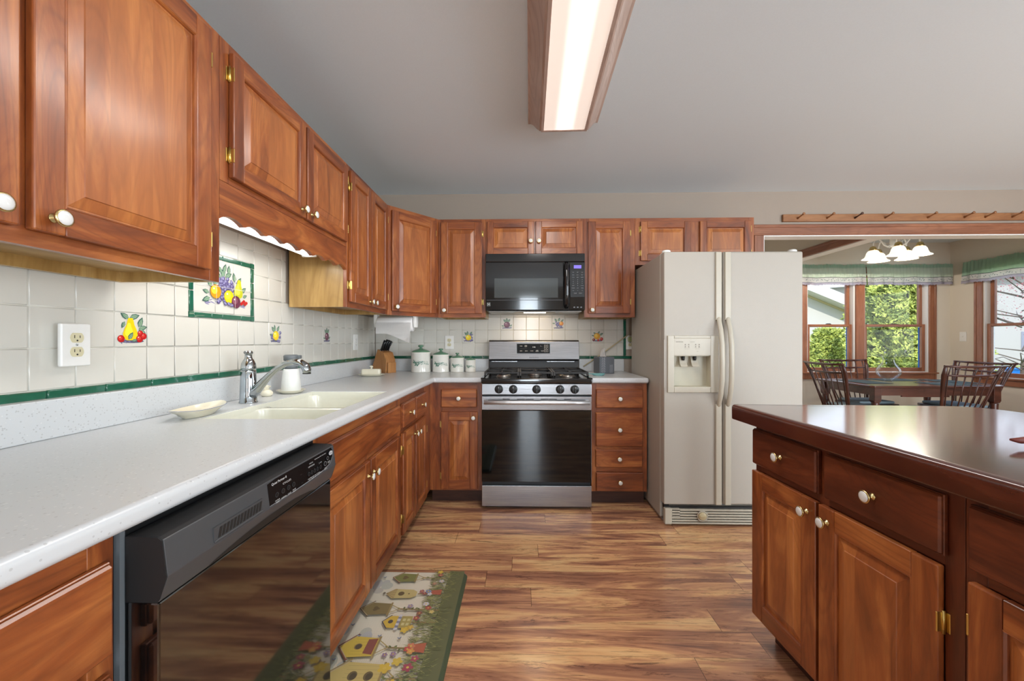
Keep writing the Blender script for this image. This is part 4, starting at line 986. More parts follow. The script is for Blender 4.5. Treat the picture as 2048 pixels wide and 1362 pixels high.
# ================================================================== range
RY, RX0, RX1 = 2.835, -.275, .487
rg_ = thing('gas_range', 'stainless steel freestanding gas range with black oven door and back control panel', 'range', ((RX0+RX1)/2, RY, 0)); hw = (RX1-RX0)/2
MB().box(-hw+.001, hw-.001, .03, .66, .012, .895, 0).box(-hw+.02, hw-.02, .05, .6, 0, .012, 0).build('oven_body', 'black_plastic', rg_)
def curved_front(mb, x0, x1, z0, z1, y0, y1, mi=0, r=.02):   # gently bowed panel
    mb.box(x0, x1, y0, y1, z0, z1, mi, .004, 2)
mb = MB(); curved_front(mb, -hw, hw, .022, .168, -.002, .03); mb.build('storage_drawer', 'steel', rg_, smooth=30)
mb = MB(); mb.box(-hw, hw, -.0045, .028, .194, .692, 0, .003, 2); dr = mb.build('oven_door', 'black_glass', rg_)
MB().box(-.23, .23, -.0052, -.0042, .30, .60).build('oven_window', 'black_glass', dr)
mb = MB(); mb.box(-hw, hw, -.006, .028, .6935, .789, 0, .004, 2)
mb.build('door_top_rail', 'steel', dr, smooth=30)
mb = MB()
for x0, x1 in ((-.235, -.185), (-.135, -.08), (-.075, -.02), (.028, .082), (.087, .14), (.19, .24)): mb.box(x0, x1, -.0068, -.0055, .768, .7725)
mb.build('door_vent_slots', 'dark_slot', dr)
mb = MB(); mb.tube([(-.362, -.044, .752), (-.2, -.050, .752), (0, -.052, .752), (.2, -.050, .752), (.362, -.044, .752)], .0125, 16, sq=1.15); mb.box(-.362, -.338, -.04, -.004, .742, .764, 0, .003); mb.box(.338, .362, -.04, -.004, .742, .764, 0, .003)
mb.build('door_handle', 'handle_steel', dr)
mb = MB(); mb.prism([(-.004, .80), (-.002, .876), (.05, .876), (.05, .80)], -hw, hw, 'x', bev=.003); cp = mb.build('control_panel', 'steel', rg_)
for x in (-.262, -.162, .0, .163, .264):
    k = MB().lathe([(.030, 0), (.030, .004), (.0285, .012), (.026, .0215), (.024, .0225), (.0001, .0225)], (x, -.0035, .838), '-y', 30).box(x-.006, x+.006, -.036, -.02, .816, .862, 0, .003, 2).build('burner_knob', 'black_plastic', cp)
    MB().box(x-.001, x+.001, -.0368, -.0355, .848, .858).build('pointer_mark', 'white_plastic', k)
    pt = Paint(lambda u, v, kk: (u, -.0044-kk, v), .0001); pt.ell(x-.037, .862, .0018, .0018, L(40, 40, 40)); pt.text('OFF', x+.0, .872, .006, L(70, 70, 70)); pt.build('dial_marks', k)
# cooktop
mb = MB(); mb.box(-hw-.004, hw+.004, -.012, .045, .8775, .913, 0, .008, 3); mb.box(-hw-.004, hw+.004, .045, .60, .896, .912, 0, .004, 2)
mb.box(-hw-.006, -hw+.016, -.01, .60, .905, .918, 0, .003); mb.box(hw-.016, hw+.006, -.01, .60, .905, .918, 0, .003)
mb.build('cooktop', 'black_gloss', rg_, smooth=30)
for x, y in ((-.235, .15), (-.235, .43), (0, .29), (.235, .15), (.235, .43)):
    b_ = MB().lathe([(.055, .912), (.055, .917), (.047, .921), (.047, .926), (.04, .928)], (x, y, 0), seg=28).build('burner', 'burner_metal', rg_)
    MB().lathe([(.036, .928), (.038, .930), (.038, .935), (.034, .937), (.0001, .937)], (x, y, 0), seg=26).build('burner_cap', 'cast_iron', b_)
for i, (x0, x1) in enumerate(((-.368, -.122), (-.118, .118), (.122, .368))):
    mb = MB(); h = .955; t = .0055; xm = (x0+x1)/2
    for xx in (x0+.006, x1-.006): mb.prism([(.05, .915), (.03, .93), (.045, h), (.56, h), (.575, .93), (.56, .915), (.55, .93), (.54, h-.014), (.07, h-.014), (.06, .93)], xx-t, xx+t, 'x')
    for yy in (.048, .30, .555): mb.box(x0+.006, x1-.006, yy-t, yy+t, h-.013, h, 0, .001)
    for yy in (.15, .43) if i != 1 else (.29,):
        for dx, dy in ((1, 0), (-1, 0), (0, 1), (0, -1)):
            a = (xm+dx*.02, yy+dy*.02); b2 = (xm+dx*(x1-x0)/2*.92, yy) if dx else (xm, yy+dy*.115)
            mb.tube([(a[0], a[1], h-.004), ((a[0]+b2[0])/2, (a[1]+b2[1])/2, h-.004), (b2[0], b2[1], h-.006)], .0052, 6)
    mb.build('grate', 'cast_iron', rg_)
# backguard
mb = MB(); mb.prism([(.585, .912), (.60, 1.008), (.665, 1.008), (.665, .912)], -hw+.008, hw-.008, 'x'); mb.build('backguard_riser', 'black_plastic', rg_)
for q in ((-.355, -.14), (.11, .34)): MB().box(q[0], q[1], .592, .597, .998, 1.004).build('riser_vent', 'steel', rg_)
mb = MB(); mb.prism([(.575, 1.009), (.558, 1.02), (.585, 1.168), (.597, 1.18), (.668, 1.18), (.668, 1.009)], -hw+.004, hw-.004, 'x', bev=.003); bg_ = mb.build('backguard', 'steel', rg_)
def bgf(u, v, k): return (u, .558+.027*(v-1.02)/.148-.0006-k, v)
mb = MB(); 
for (a, b, c, d), mi, o_ in (((-.147, .137, 1.066, 1.153), 0, .0018), ((-.142, .132, 1.070, 1.149), 1, .0024)):
    mb.face([bgf(a, c, o_), bgf(b, c, o_), bgf(b, d, o_), bgf(a, d, o_)], mi)
    for p, q in (((a, c), (b, c)), ((b, c), (b, d)), ((b, d), (a, d)), ((a, d), (a, c))): mb.face([bgf(*p, 0), bgf(*q, 0), bgf(*q, o_), bgf(*p, o_)], mi)
dp = mb.build('display_panel', ['chrome', 'black_glass'], bg_)
pt = Paint(lambda u, v, k: bgf(u, v, .0026+k), .0001)
for i in range(5): pt.text(('BAKE', 'BROIL', 'CONV', 'KEEP\nWARM', 'CLEAN')[i], -.108+.045*i, 1.090, .0085, wt)
for i in range(2): pt.text(('TIMER', 'OVEN\nLIGHT')[i], -.108+.04*i, 1.130, .008, wt)
pt.text('1:16', 0, 1.122, .014, L(240, 250, 255)); pt.text('+ -', .06, 1.13, .014, wt); pt.line(-.115, 1.109, -.06, 1.109, .0008, L(110, 110, 110))
for z in (1.132, 1.111, 1.09):
    for (a, b, c, d) in ((.086, .118, z-.0085, z-.0075), (.086, .118, z+.0075, z+.0085), (.086, .087, z-.008, z+.008), (.117, .118, z-.008, z+.008)): pt.rect(a, c, b, d, wt)
    pt.text({1.132: 'START', 1.111: 'OFF', 1.09: 'LOCK'}[z], .102, z, .0065, wt)
pt.build('display_graphics', dp)
pt = Paint(lambda u, v, k: bgf(u, v, k), .0002); pt.text('SAMSUNG', 0, 1.036, .0125, L(60, 62, 66), sx=1.35); pt.build('maker_lettering', bg_)

# ================================================================== microwave
mw = thing('microwave', 'black over-the-range microwave mounted under the short cabinet', 'microwave', (.1055, 3.12, 1.408)); hw = .380
MB().box(-hw, hw, .022, .37, .0, .433, 0, .002).build('microwave_body', 'black_plastic', mw)
MB().box(-hw, hw, -.002, .024, .37, .434, 0, .004, 2).build('top_vent_panel', 'black_gloss', mw)
mb = MB(); mb.box(-hw, .215, -.004, .02, .002, .368, 0, .003, 2); d_ = mb.build('microwave_door', 'black_gloss', mw)
MB().box(-.312, .175, -.0052, -.003, .095, .245, 0, .001).build('door_window', 'grey_glass', d_)
MB().box(-.37, .21, -.0058, -.0035, .076, .0795).build('door_groove', 'charcoal_plastic', d_)
pt = Paint(lambda u, v, k: (u, -.0046-k, v), .0002); pt.rect(-.368, .032, -.342, .060, L(120, 124, 120)); pt.rect(-.366, .034, -.344, .058, L(20, 22, 22)); pt.poly([(-.364, .036), (-.36, .036), (-.346, .056), (-.35, .056)], L(190, 194, 190)); pt.poly([(-.364, .056), (-.364, .044), (-.358, .05)], L(190, 194, 190)); pt.poly([(-.346, .036), (-.346, .048), (-.352, .042)], L(190, 194, 190)); pt.build('door_badge', d_)
MB().tube([(.238, -.004, .02), (.238, -.03, .05), (.238, -.042, .12), (.238, -.045, .2), (.238, -.042, .28), (.238, -.03, .34), (.238, -.004, .365)], [.016, .018, .019, .019, .019, .018, .016], 14, sq=.7).build('door_handle', 'black_gloss', d_)
mb = MB(); mb.box(.262, hw, -.004, .02, .002, .368, 0, .003, 2); mb.box(.217, .26, .0, .02, .002, .368, 0); c_ = mb.build('control_panel', 'black_gloss', mw)
MB().box(.295, .352, -.0055, -.003, .318, .343).build('clock_display', 'display_violet', c_)
pt = Paint(lambda u, v, k: (u, -.0046-k, v), .0002); g2 = L(170, 172, 176)
pt.rect(.27, .10, .376, .30, L(26, 28, 30))
for z, row in ((.288, ('POP', 'BEV', 'VEG')), (.268, ('SOUP', 'MEAT', 'MELT')), (.25, ('COOK', 'DEFR', 'WARM')), (.232, '123'), (.217, '456'), (.202, '789'), (.186, ('TIMER', '0', 'CLOCK')), (.168, ('POWER', 'ADD', 'MORE')), (.15, ('FAN', 'HI', 'LO'))):
    for i in range(3): pt.text(row[i], .29+.034*i, z, .010 if len(row[i]) == 1 else .0065, g2)
pt.text('STOP', .305, .128, .0085, g2); pt.text('START', .345, .128, .0085, g2)
for i in range(3): pt.rect(.292+.026*i, .018, .304+.026*i, .026, L(130, 132, 134))
pt.build('keypad_graphics', c_)
mb = MB(); mb.box(-.36, .36, .03, .36, -.012, -.0005, 0, .004, 2); ud_ = mb.build('underside_tray', 'fridge_trim', mw)
ud_.data.materials[0] = M['burner_metal']
for x in (-.25, .25): MB().box(x-.09, x+.09, .06, .30, -.0145, -.012).build('grease_filter', 'burner_metal', ud_)
MB().box(-.085, .085, .05, .11, -.0150, -.0125).build('task_lamp', 'range_lamp', ud_)

# ================================================================== refrigerator
FX0, FX1, FY, FT = .905, 1.775, 2.605, 1.74
fr = thing('refrigerator', 'almond side-by-side refrigerator with ice and water dispenser', 'refrigerator', ((FX0+FX1)/2, FY, 0)); hw = (FX1-FX0)/2
MB().box(-hw, hw, .075, .76, .03, FT-.004, 0, .004, 2).box(-hw+.02, hw-.02, .1, .74, 0, .03, 0).build('fridge_cabinet', 'fridge_skin', fr)
sp_ = 1.272-(FX0+FX1)/2
def fdoor(x0, x1, nm, hole=None):
    mb = MB(); z0, z1 = .138, FT; rr = .012
    if not hole: mb.box(x0, x1, 0, .07, z0, z1, 0, rr, 4)
    else:
        a, b, c, d = hole
        mb.box(x0, x1, 0, .07, z0, c, 0, .006, 3); mb.box(x0, x1, 0, .07, d, z1, 0, .006, 3); mb.box(x0, a, 0.0, .07, c-.004, d+.004, 0, .0); mb.box(b, x1, 0.0, .07, c-.004, d+.004, 0, .0)
        mb.box(a-.001, b+.001, .062, .07, c-.004, d+.004, 0)
    return mb.build(nm, 'fridge_skin', fr, smooth=35)
dx0, dx1, dz0, dz1 = .945-1.34, 1.212-1.34, .882, 1.178
fd = fdoor(-hw, sp_-.0025, 'freezer_door', (dx0+.015, dx1-.015, dz0, dz1)); rd = fdoor(sp_+.0025, hw, 'fridge_door')
# dispenser
A, B2, C, D2 = .925-1.34, 1.243-1.34, .848, 1.208
mb = MB()
for q in ((A, dx0+.02, C, D2), (dx1-.02, B2, C, D2), (dx0+.02, dx1-.02, C, C+.036), (dx0+.02, dx1-.02, D2-.018, D2)): mb.box(q[0], q[1], -.012, .004, q[2], q[3], 0, .004, 2)
ds = mb.build('dispenser_bezel', 'fridge_trim', fd, smooth=35)
cxl, cxr = dx0+.018, dx1-.018
mb = MB(); mb.box(cxl, cxr, .055, .06, C+.036, 1.08); mb.box(cxl-.003, cxl, -.008, .06, C+.036, 1.08); mb.box(cxr, cxr+.003, -.008, .06, C+.036, 1.08); mb.box(cxl, cxr, -.010, .06, C+.03, C+.037); mb.box(cxl, cxr, 0, .06, 1.078, 1.082)
mb.build('dispenser_cavity', 'fridge_cavity', fd)
mb = MB(); mb.prism([(-.009, 1.082), (-.011, D2-.017), (.002, D2-.017), (.002, 1.082)], cxl, cxr, 'x', bev=.002); pn = mb.build('dispenser_panel', 'fridge_trim', fd)
pt = Paint(lambda u, v, k: (u, -.0112-k, v), .0001); tx = L(110, 104, 96); ox = cxl
pt.text('KENMORE', ox+.036, 1.168, .008, tx, sx=1.2); pt.text('ICE & WATER', ox+.115, 1.168, .005, tx)
for cx_ in (ox+.082, ox+.147):
    for i in (-1, 1):
        for j in (0, 1): pt.ell(cx_+i*.011, 1.138+.014*j, .003, .003, tx); pt.text('CUBE' if j else 'WATER', cx_+i*.011, 1.131+.014*j, .0035, tx)
    pt.line(cx_-.016, 1.124, cx_+.016, 1.124, .0006, tx)
pt.text('LIGHT', ox+.147, 1.108, .0045, tx); pt.build('panel_graphics', pn, 'print_matt')
for x in (ox+.072, ox+.145):
    mb = MB(); mb.prism([(.045, 1.075), (.03, 1.03), (.008, 1.008), (.005, 1.013), (.024, 1.033), (.037, 1.075)], x-.022, x+.022, 'x', bev=.0015); mb.build('dispenser_paddle', 'fridge_trim', fd)
    MB().lathe([(.008, 1.05), (.01, 1.06), (.01, 1.079)], (x, .025, 0), seg=12).build('nozzle', 'dark_slot', fd)
# handles: full-height trim with bowed grip
for side, x, dpar in ((-1, sp_-.028, fd), (1, sp_+.030, rd)):
    mb = MB(); mb.box(x-.019, x+.019, -.012, .004, .139, .775, 0, .005, 3); mb.build('handle_trim', 'fridge_trim', dpar, smooth=35)
    mb = MB(); mb.box(x-.019, x+.019, -.012, .004, 1.305, FT-.004, 0, .005, 3); mb.build('handle_trim', 'fridge_trim', dpar, smooth=35)
    mb = MB(); ps = [(x, .0, .76), (x, -.012, .775), (x+.0, -.036, .84), (x, -.052, .93), (x, -.056, 1.04), (x, -.052, 1.15), (x, -.036, 1.24), (x, -.012, 1.31), (x, .0, 1.325)]
    mb.tube(ps, [.012, .014, .015, .016, .016, .016, .015, .014, .012], 14, sq=.75); mb.build('door_handle', 'fridge_trim', dpar)
# base grille
mb = MB(); mb.box(-hw+.006, -hw+.05, -.002, .03, .012, .112, 0, .003); mb.box(hw-.05, hw-.006, -.002, .03, .012, .112, 0, .003)
for i in range(6): mb.box(-hw+.05, hw-.05, .0, .022, .014+.0165*i, .0235+.0165*i, 0, .002)
mb.box(-hw+.01, hw-.01, .024, .03, .012, .118, 1); mb.box(-hw+.05, -hw+.1, .0, .02, .06, .11, 0)
gr = mb.build('base_grille', ['fridge_trim', 'dark_slot'], fr)
k_ = MB().lathe([(.034, 0), (.034, .008), (.030, .010), (.026, .006), (.0001, .006)], (-.195, .002, .066), '-y', 30).build('filter_ring', 'fridge_trim', gr)
MB().lathe([(.0245, 0), (.0245, .010), (.022, .012), (.0001, .012)], (-.197, -.002, .068), '-y', 28).box(-.215, -.179, -.018, -.012, .064, .073, 0, .002).build('filter_knob', 'gold_channel', gr)
for x in (-hw+.03, hw-.04): MB().lathe([(.024, 0), (.024, .014), (.018, .018), (.0001, .018)], (x, .045, FT), seg=20, sx=1.1).box(x-.018, x+.018, .05, .11, FT-.004, FT+.010, 0, .003).build('hinge_cover', 'white_plastic', fr)
for x in (-hw+.012,): MB().box(x, x+.03, .03, .06, .10, .137).build('hinge_bracket', 'dark_slot', fr)

# ================================================================== island top
pts = [(.868, 1.71), (1.60, 1.688), (1.74, 1.678), (1.80, 1.64), (1.828, 1.58), (1.836, 1.50), (1.90, -.02), (.951, -.02)]
bm = bmesh.new(); T_ = [bm.verts.new((x, y, .915)) for x, y in pts]; bm.faces.new(T_[::-1])
r = bmesh.ops.extrude_face_region(bm, geom=list(bm.faces)); bmesh.ops.translate(bm, verts=[g for g in r['geom'] if isinstance(g, bmesh.types.BMVert)], vec=(0, 0, -.062))
bmesh.ops.recalc_face_normals(bm, faces=bm.faces)
bmesh.ops.bevel(bm, geom=[e for e in bm.edges if abs(e.verts[0].co.z-e.verts[1].co.z) > .01 and e.verts[0].co.y > 1.4 and e.verts[0].co.x < 1], offset=.012, segments=3, profile=.5, affect='EDGES')
te = [e for e in bm.edges if e.verts[0].co.z > .914 and e.verts[1].co.z > .914 and len(e.link_faces) == 2 and e.calc_face_angle(0) > 1]
bmesh.ops.bevel(bm, geom=te, offset=.018, segments=5, profile=.62, affect='EDGES')
be = [e for e in bm.edges if e.verts[0].co.z < .8535 and e.verts[1].co.z < .8535 and len(e.link_faces) == 2 and e.calc_face_angle(0) > 1]
bmesh.ops.bevel(bm, geom=be, offset=.005, segments=2, profile=.5, affect='EDGES')
mb = MB(); mb.add(bm); it = mb.build('island_top', 'island_top', None, smooth=30)
tag(it, 'thick dark reddish-brown polished wooden island top', 'island top')
pd = thing('dried_pod', 'dark red dried twisted pod lying on the wooden island top at the right edge', 'dried pod', (1.26, 1.01, .9155), .1)
mb = MB(); mb.tube([(-.03, 0, .014), (0, .004, .016), (.05, .0, .015), (.11, .012, .016), (.15, .02, .012)], [.009, .016, .019, .016, .004], 12, sq=.75); mb.build('pod_body', 'dried_red', pd)
MB().tube([(-.062, .02, .019), (-.04, .018, .017), (-.01, .02, .018), (.04, .022, .022), (.1, .02, .02)], [.003, .0075, .009, .008, .005], 10).build('pod_stem', 'dried_red', pd)
# ================================================================== floor mat
fm = thing('floor_mat', 'cushioned kitchen floor mat printed with birdhouses, flowers and grass, in front of the sink', 'floor mat', (-.50, 1.59, 0))
mx0, mx1, my0, my1 = -.232, .232, -.455, .452
rr = .025; pl = []
for cx_, cy_, a0 in ((mx1-rr, my1-rr, 0), (mx0+rr, my1-rr, PI/2), (mx0+rr, my0+rr, PI), (mx1-rr, my0+rr, 1.5*PI)):
    for k in range(7): t = a0+PI/2*k/6; pl.append((cx_, cy_, rr, t))
mb = MB(); rg = []
for ins, z in ((0, .0006), (0, .004), (.004, .009), (.012, .0155), (.018, .017)): rg.append([mb.b.verts.new((cx_+(r_-ins)*math.cos(t), cy_+(r_-ins)*math.sin(t), z)) for cx_, cy_, r_, t in pl])
for a, b in zip(rg, rg[1:]):
    for i in range(len(a)): mb.b.faces.new((a[i], a[(i+1) % len(a)], b[(i+1) % len(a)], b[i]))
mb.b.faces.new(rg[-1]); mb.b.faces.new(rg[0][::-1]); mb.build('mat_base', 'mat_green', fm, smooth=40)
pt = Paint(lambda u, v, k: (u, v, .01715+k), .0000012); pt.tone = (L(150, 142, 112), .2)
CR, DKG, MG, LG = L(236, 230, 214), L(84, 92, 58), L(122, 128, 78), L(164, 164, 108)
pt.rect(mx0+.016, my0+.016, .15, my1-.016, CR)
rnd = random.Random(11)
for i in range(40): pt.ell(rnd.uniform(mx0+.03, mx0+.13), rnd.uniform(my0+.05, my1-.05), rnd.uniform(.012, .03), rnd.uniform(.02, .04), L(*[int(v) for v in (198+rnd.uniform(-6, 8), 202+rnd.uniform(-5, 6), 196+rnd.uniform(-8, 10))]), 0, 12) if rnd.random() < .6 else None
for i in range(90):      # mesh texture lines
    pass
y = my0+.02
while y < my1-.02:
    x = mx0+.03
    while x < .12:
        pt.ell(x+(.0035 if int(y/.006) % 2 else 0), y, .0011, .0011, L(188, 178, 150), 0, 5); x += .007
    y += .006
pt.rect(.145, my0+.014, mx1-.014, my1-.014, DKG)
for i in range(1500):    # grass blades grow towards -u
    y = rnd.uniform(my0+.018, my1-.018); x = rnd.uniform(.09, .205); l = rnd.uniform(.018, .045)
    tcol = (x-.09)/.115; c = rnd.choice((DKG, MG)) if rnd.random() < tcol else rnd.choice((MG, LG, L(112, 118, 62)))
    if x > .165 and rnd.random() < .5: continue
    pt.leaf(x, y, l, .0035, PI+rnd.uniform(-.7, .7), c)
WD, WDD, RF = L(140, 122, 76), L(92, 72, 46), L(116, 52, 44)
def flower(x, y, r, c, c2=L(220, 190, 90)):
    for k in range(5): t = k*1.257; pt.ell(x+r*.6*math.cos(t), y+r*.6*math.sin(t), r*.55, r*.42, c, t, 8)
    pt.ell(x, y, r*.3, r*.3, c2, 0, 8)
def vine(x0, y0, x1, y1):
    pt.line(x0, y0, x1, y1, .008, L(118, 98, 60)); pt.line(x0, y0+.001, x1, y1+.001, .003, L(150, 130, 84))
    for i in range(11):
        t = i/10; x, y = x0+(x1-x0)*t, y0+(y1-y0)*t; pt.leaf(x, y, .016, .009, rnd.uniform(0, 6.28), rnd.choice((L(104, 116, 66), L(76, 90, 50), L(134, 140, 90))))
def house(x, y, w, h, c, roof, hole='heart', roofw=.006, dx=0):
    """x = roof tip (towards -u), body runs +u; y centre"""
    a = x+w*.32
    pt.poly([(x, y), (a, y+h*.5), (x+w, y+h*.42), (x+w, y-h*.42), (a, y-h*.5)], c)
    for k in range(6): yy = y-h*.36+h*.72*k/5; pt.line(a+.004, yy, x+w-.002, yy, .001, tuple(v*.55 for v in c[:3])+(1,))
    pt.line(x-.006, y, a+.006, y+h*.62, roofw, roof); pt.line(x-.006, y, a+.006, y-h*.62, roofw, roof)
    pt.line(x-.003, y, a+.004, y+h*.56, roofw*.4, L(190, 170, 140)); pt.line(x-.003, y, a+.004, y-h*.56, roofw*.4, L(190, 170, 140))
    pt.rect(x+w-.002, y-h*.52, x+w+.006, y+h*.52, L(150, 130, 84))
    hx = x+w*.5
    if hole == 'heart': pt.ell(hx, y+.006, .009, .009, WDD); pt.ell(hx, y-.006, .009, .009, WDD); pt.poly([(hx+.002, y+.015), (hx+.02, y), (hx+.002, y-.015)], WDD)
    elif hole == 'two':
        for q in (-.0, .055): pt.ell(hx+q, y, .016, .02, L(96, 80, 52)); pt.ell(hx+q+.003, y-.002, .011, .015, L(54, 44, 34))
    else: pt.ell(hx, y, .015, .016, L(150, 120, 70)); pt.ell(hx+.001, y, .012, .013, L(60, 46, 40))
    pt.line(x+w+.006, y+h*.3, x+w+.045, y, .004, L(168, 146, 88)); pt.line(x+w+.006, y-h*.3, x+w+.045, y, .004, L(168, 146, 88))
vine(.03, .375, .14, .372); house(-.115, .375, .105, .07, L(120, 124, 66), RF); 
for q in ((.105, .40, .012, L(160, 70, 80)), (.12, .35, .012, L(196, 190, 200)), (.09, .33, .010, L(176, 130, 120)), (.1, .425, .013, L(216, 184, 60))): flower(*q)
pt.line(.03, .25, .13, .25, .007, L(130, 110, 72))
a0 = -.115
pt.poly([(a0, .25), (a0+.035, .285), (a0+.045, .285), (a0+.045, .215), (a0+.035, .215)], L(184, 160, 108)); pt.poly([(a0+.045, .283), (a0+.12, .28), (a0+.14, .265), (a0+.14, .235), (a0+.12, .22), (a0+.045, .217)], L(196, 178, 120)); 
for k in range(4): pt.line(a0+.002, .25, a0+.044, .22+.02*k, .0014, WDD)
pt.ell(a0+.07, .25, .014, .015, WDD); pt.ell(a0+.105, .25, .004, .004, WDD); pt.ell(a0-.008, .252, .006, .008, L(110, 100, 90))
pt.poly([(.085, .275), (.135, .285), (.135, .245), (.09, .25)], L(170, 78, 62)); 
for q in ((.075, .268, .014, L(110, 130, 170)), (.06, .255, .010, L(150, 60, 80)), (.045, .27, .011, L(160, 70, 96)), (.085, .25, .010, L(206, 206, 220))): flower(*q)
vine(-.02, .145, .15, .14); house(-.185, .145, .12, .08, L(128, 110, 70), L(96, 78, 60)); 
for q in ((.10, .155, .013, L(170, 60, 66)), (.12, .13, .011, L(210, 190, 120)), (.02, .165, .012, L(156, 140, 170)), (.085, .18, .013, L(206, 200, 210)), (.07, .12, .012, L(130, 60, 60))): flower(*q)
vine(.02, .065, .15, .062)
a0 = -.065; pt.poly([(a0, .065), (a0+.022, .10), (a0+.055, .10), (a0+.055, .03), (a0+.022, .03)], L(212, 176, 62)); pt.line(a0-.004, .065, a0+.026, .106, .004, L(60, 62, 84)); pt.line(a0-.004, .065, a0+.026, .024, .004, L(60, 62, 84)); pt.ell(a0+.03, .066, .010, .011, L(60, 50, 60))
for k in range(7): pt.ell(a0+.062, .025+.013*k, .008, .007, L(130, 134, 160) if k % 2 else L(210, 210, 220), 0, 8)
pt.rect(a0+.07, .03, a0+.115, .10, L(168, 150, 84))
for k in (0, 1): pt.rect(a0+.078+.018*k, .045, a0+.09+.018*k, .06, L(206, 196, 140)); pt.rect(a0+.078+.018*k, .07, a0+.09+.018*k, .085, L(206, 196, 140))
for q in ((.035, .02, .016, L(214, 180, 60)), (.055, .035, .013, L(200, 164, 60)), (.065, .09, .013, L(160, 60, 70))): flower(*q)
vine(.0, -.075, .12, -.078); house(-.18, -.072, .135, .105, L(212, 182, 70), RF, 'round', .008); pt.poly([(-.085, -.035), (-.05, -.03), (-.05, -.11), (-.085, -.105)], L(130, 56, 60))
pt.poly([(.095, -.055), (.14, -.048), (.14, -.098), (.1, -.092)], L(176, 84, 62))
for q in ((.085, -.065, .015, L(206, 120, 90)), (.075, -.08, .013, L(190, 60, 70)), (.09, -.09, .014, L(216, 150, 80)), (.115, -.125, .014, L(160, 50, 90)), (.03, -.105, .011, L(140, 110, 150)), (.0, -.11, .010, L(140, 110, 150))): flower(*q)
vine(.03, -.215, .14, -.215); house(-.175, -.205, .19, .12, L(202, 180, 110), L(150, 130, 84), 'two', .008)
for q in ((.02, -.17, .022, L(214, 180, 60)), (.055, -.14, .018, L(214, 184, 70)), (.06, -.235, .018, L(216, 178, 54)), (.1, -.165, .018, L(160, 46, 84)), (.11, -.25, .018, L(170, 50, 90))): flower(*q)
vine(.03, -.34, .14, -.34); house(-.17, -.34, .13, .09, L(124, 128, 70), RF, 'heart', .007)
for q in ((.06, -.3, .018, L(170, 60, 80)), (.09, -.32, .015, L(210, 200, 210)), (.08, -.38, .016, L(214, 180, 60)), (.1, -.42, .016, L(160, 60, 80))): flower(*q)
for x, y in ((-.16, .37), (-.18, .04), (-.175, -.14), (-.13, -.02), (-.05, -.02), (.03, -.03)): pt.ell(x, y, .004, .003, L(150, 130, 70)); pt.leaf(x, y, .014, .006, 1.2, L(120, 130, 160)); pt.leaf(x, y, .014, .006, 2.4, L(140, 150, 170))
pt.build('printed_surface', fm, 'print_matt')
# ================================================================== ceiling light
la = -math.radians(1.2)
cl = thing('ceiling_light', 'long wood-framed fluorescent ceiling light with glowing diffuser', 'ceiling light', (.222, 1.58, ZC-.0005), la)
fw, fl = .198, .765
prof = [(0, 0), (0, .022), (.012, .026), (.03, .045), (.05, .078), (.058, .086), (.062, .094), (.072, .098), (.072, .106), (.086, .106), (.086, .085)]   # inset, drop
mb = MB()
rg = [[mb.b.verts.new((sx*(fw-a), sy*(fl-a), -b)) for sx, sy in ((1, 1), (-1, 1), (-1, -1), (1, -1))] for a, b in prof]
for a, b in zip(rg, rg[1:]):
    for i in range(4): mb.b.faces.new((a[i], a[(i+1) % 4], b[(i+1) % 4], b[i]))
mb.build('wood_frame', 'light_frame_wood', cl, smooth=25, recalc=True)
MB().box(-(fw-.078), fw-.078, -(fl-.078), fl-.078, -.102, -.09).build('diffuser', 'light_lens', cl)
ml = light('fluorescent_tubes', 'AREA', (.222, 1.58, ZC-.115), 21, (1, .96, .92), (.22, 1.3), rot=(0, 0, la))
ul = light('undercabinet_tube', 'AREA', (-1.085, 1.66, 1.588), 2.6, (1, .99, .95), (.05, .76), rot=(0, 0, 0))
hl = light('range_hood_lamp', 'AREA', (.105, 3.30, 1.388), 1.0, (1, .70, .40), (.3, .1), rot=(math.radians(12), 0, 0))

# ================================================================== peg rail
pr = thing('peg_rail', 'long wooden shaker peg rail above the cased opening', 'peg rail', (3.55, YB-.001, 2.187))
MB().box(-1.335, 1.5, -.021, 0, -.004, .058, 0, .003).build('rail_board', 'peg_wood', pr)
for i, px_ in enumerate((2.335, 2.58, 2.81, 3.06, 3.41, 3.71, 3.88, 4.10, 4.35)):
    x = px_-3.55
    o = MB().tube([(x, -.018, .022), (x+.004, -.045, .03), (x+.006, -.065, .036), (x+.008, -.085, .042)], [.0085, .006, .0055, .0085], 10).lathe([(.0085, 0), (.011, .003), (.010, .007), (.0001, .009)], (x+.008, -.083, .042), '-y', 14).build('peg', 'peg_wood' if i != 2 else 'toe_wood', pr)
    if i == 2: o['label'] = 'dark brown peg'
# ================================================================== dining furniture
tb_ = thing('dining_table', 'dark wooden dining table with tapered legs in the dining room', 'dining table', (4.22, 4.58, 0))
HX, HY, TZ = .70, .41, .722
mb = MB(); mb.prism([(-HX+.03, -HY), (HX-.12, -HY), (HX, -HY+.1), (HX, HY-.1), (HX-.1, HY), (-HX+.03, HY), (-HX, HY-.03), (-HX, -HY+.03)], TZ-.022, TZ, 'z', bev=.006); mb.build('tabletop', 'table_wood', tb_)
mb = MB(); ap = .1
for y in (-HY+.06, HY-.075): mb.prism([(-HX+.07, TZ-.023), (HX-.12, TZ-.023), (HX-.12, TZ-.105), (.12, TZ-.105), (.12, TZ-.12), (-.35, TZ-.12), (-.35, TZ-.105), (-HX+.07, TZ-.105)], y, y+.018, 'y')
for x in (-HX+.07, HX-.14): mb.box(x, x+.018, -HY+.08, HY-.08, TZ-.105, TZ-.023)
mb.build('apron', 'table_wood', tb_)
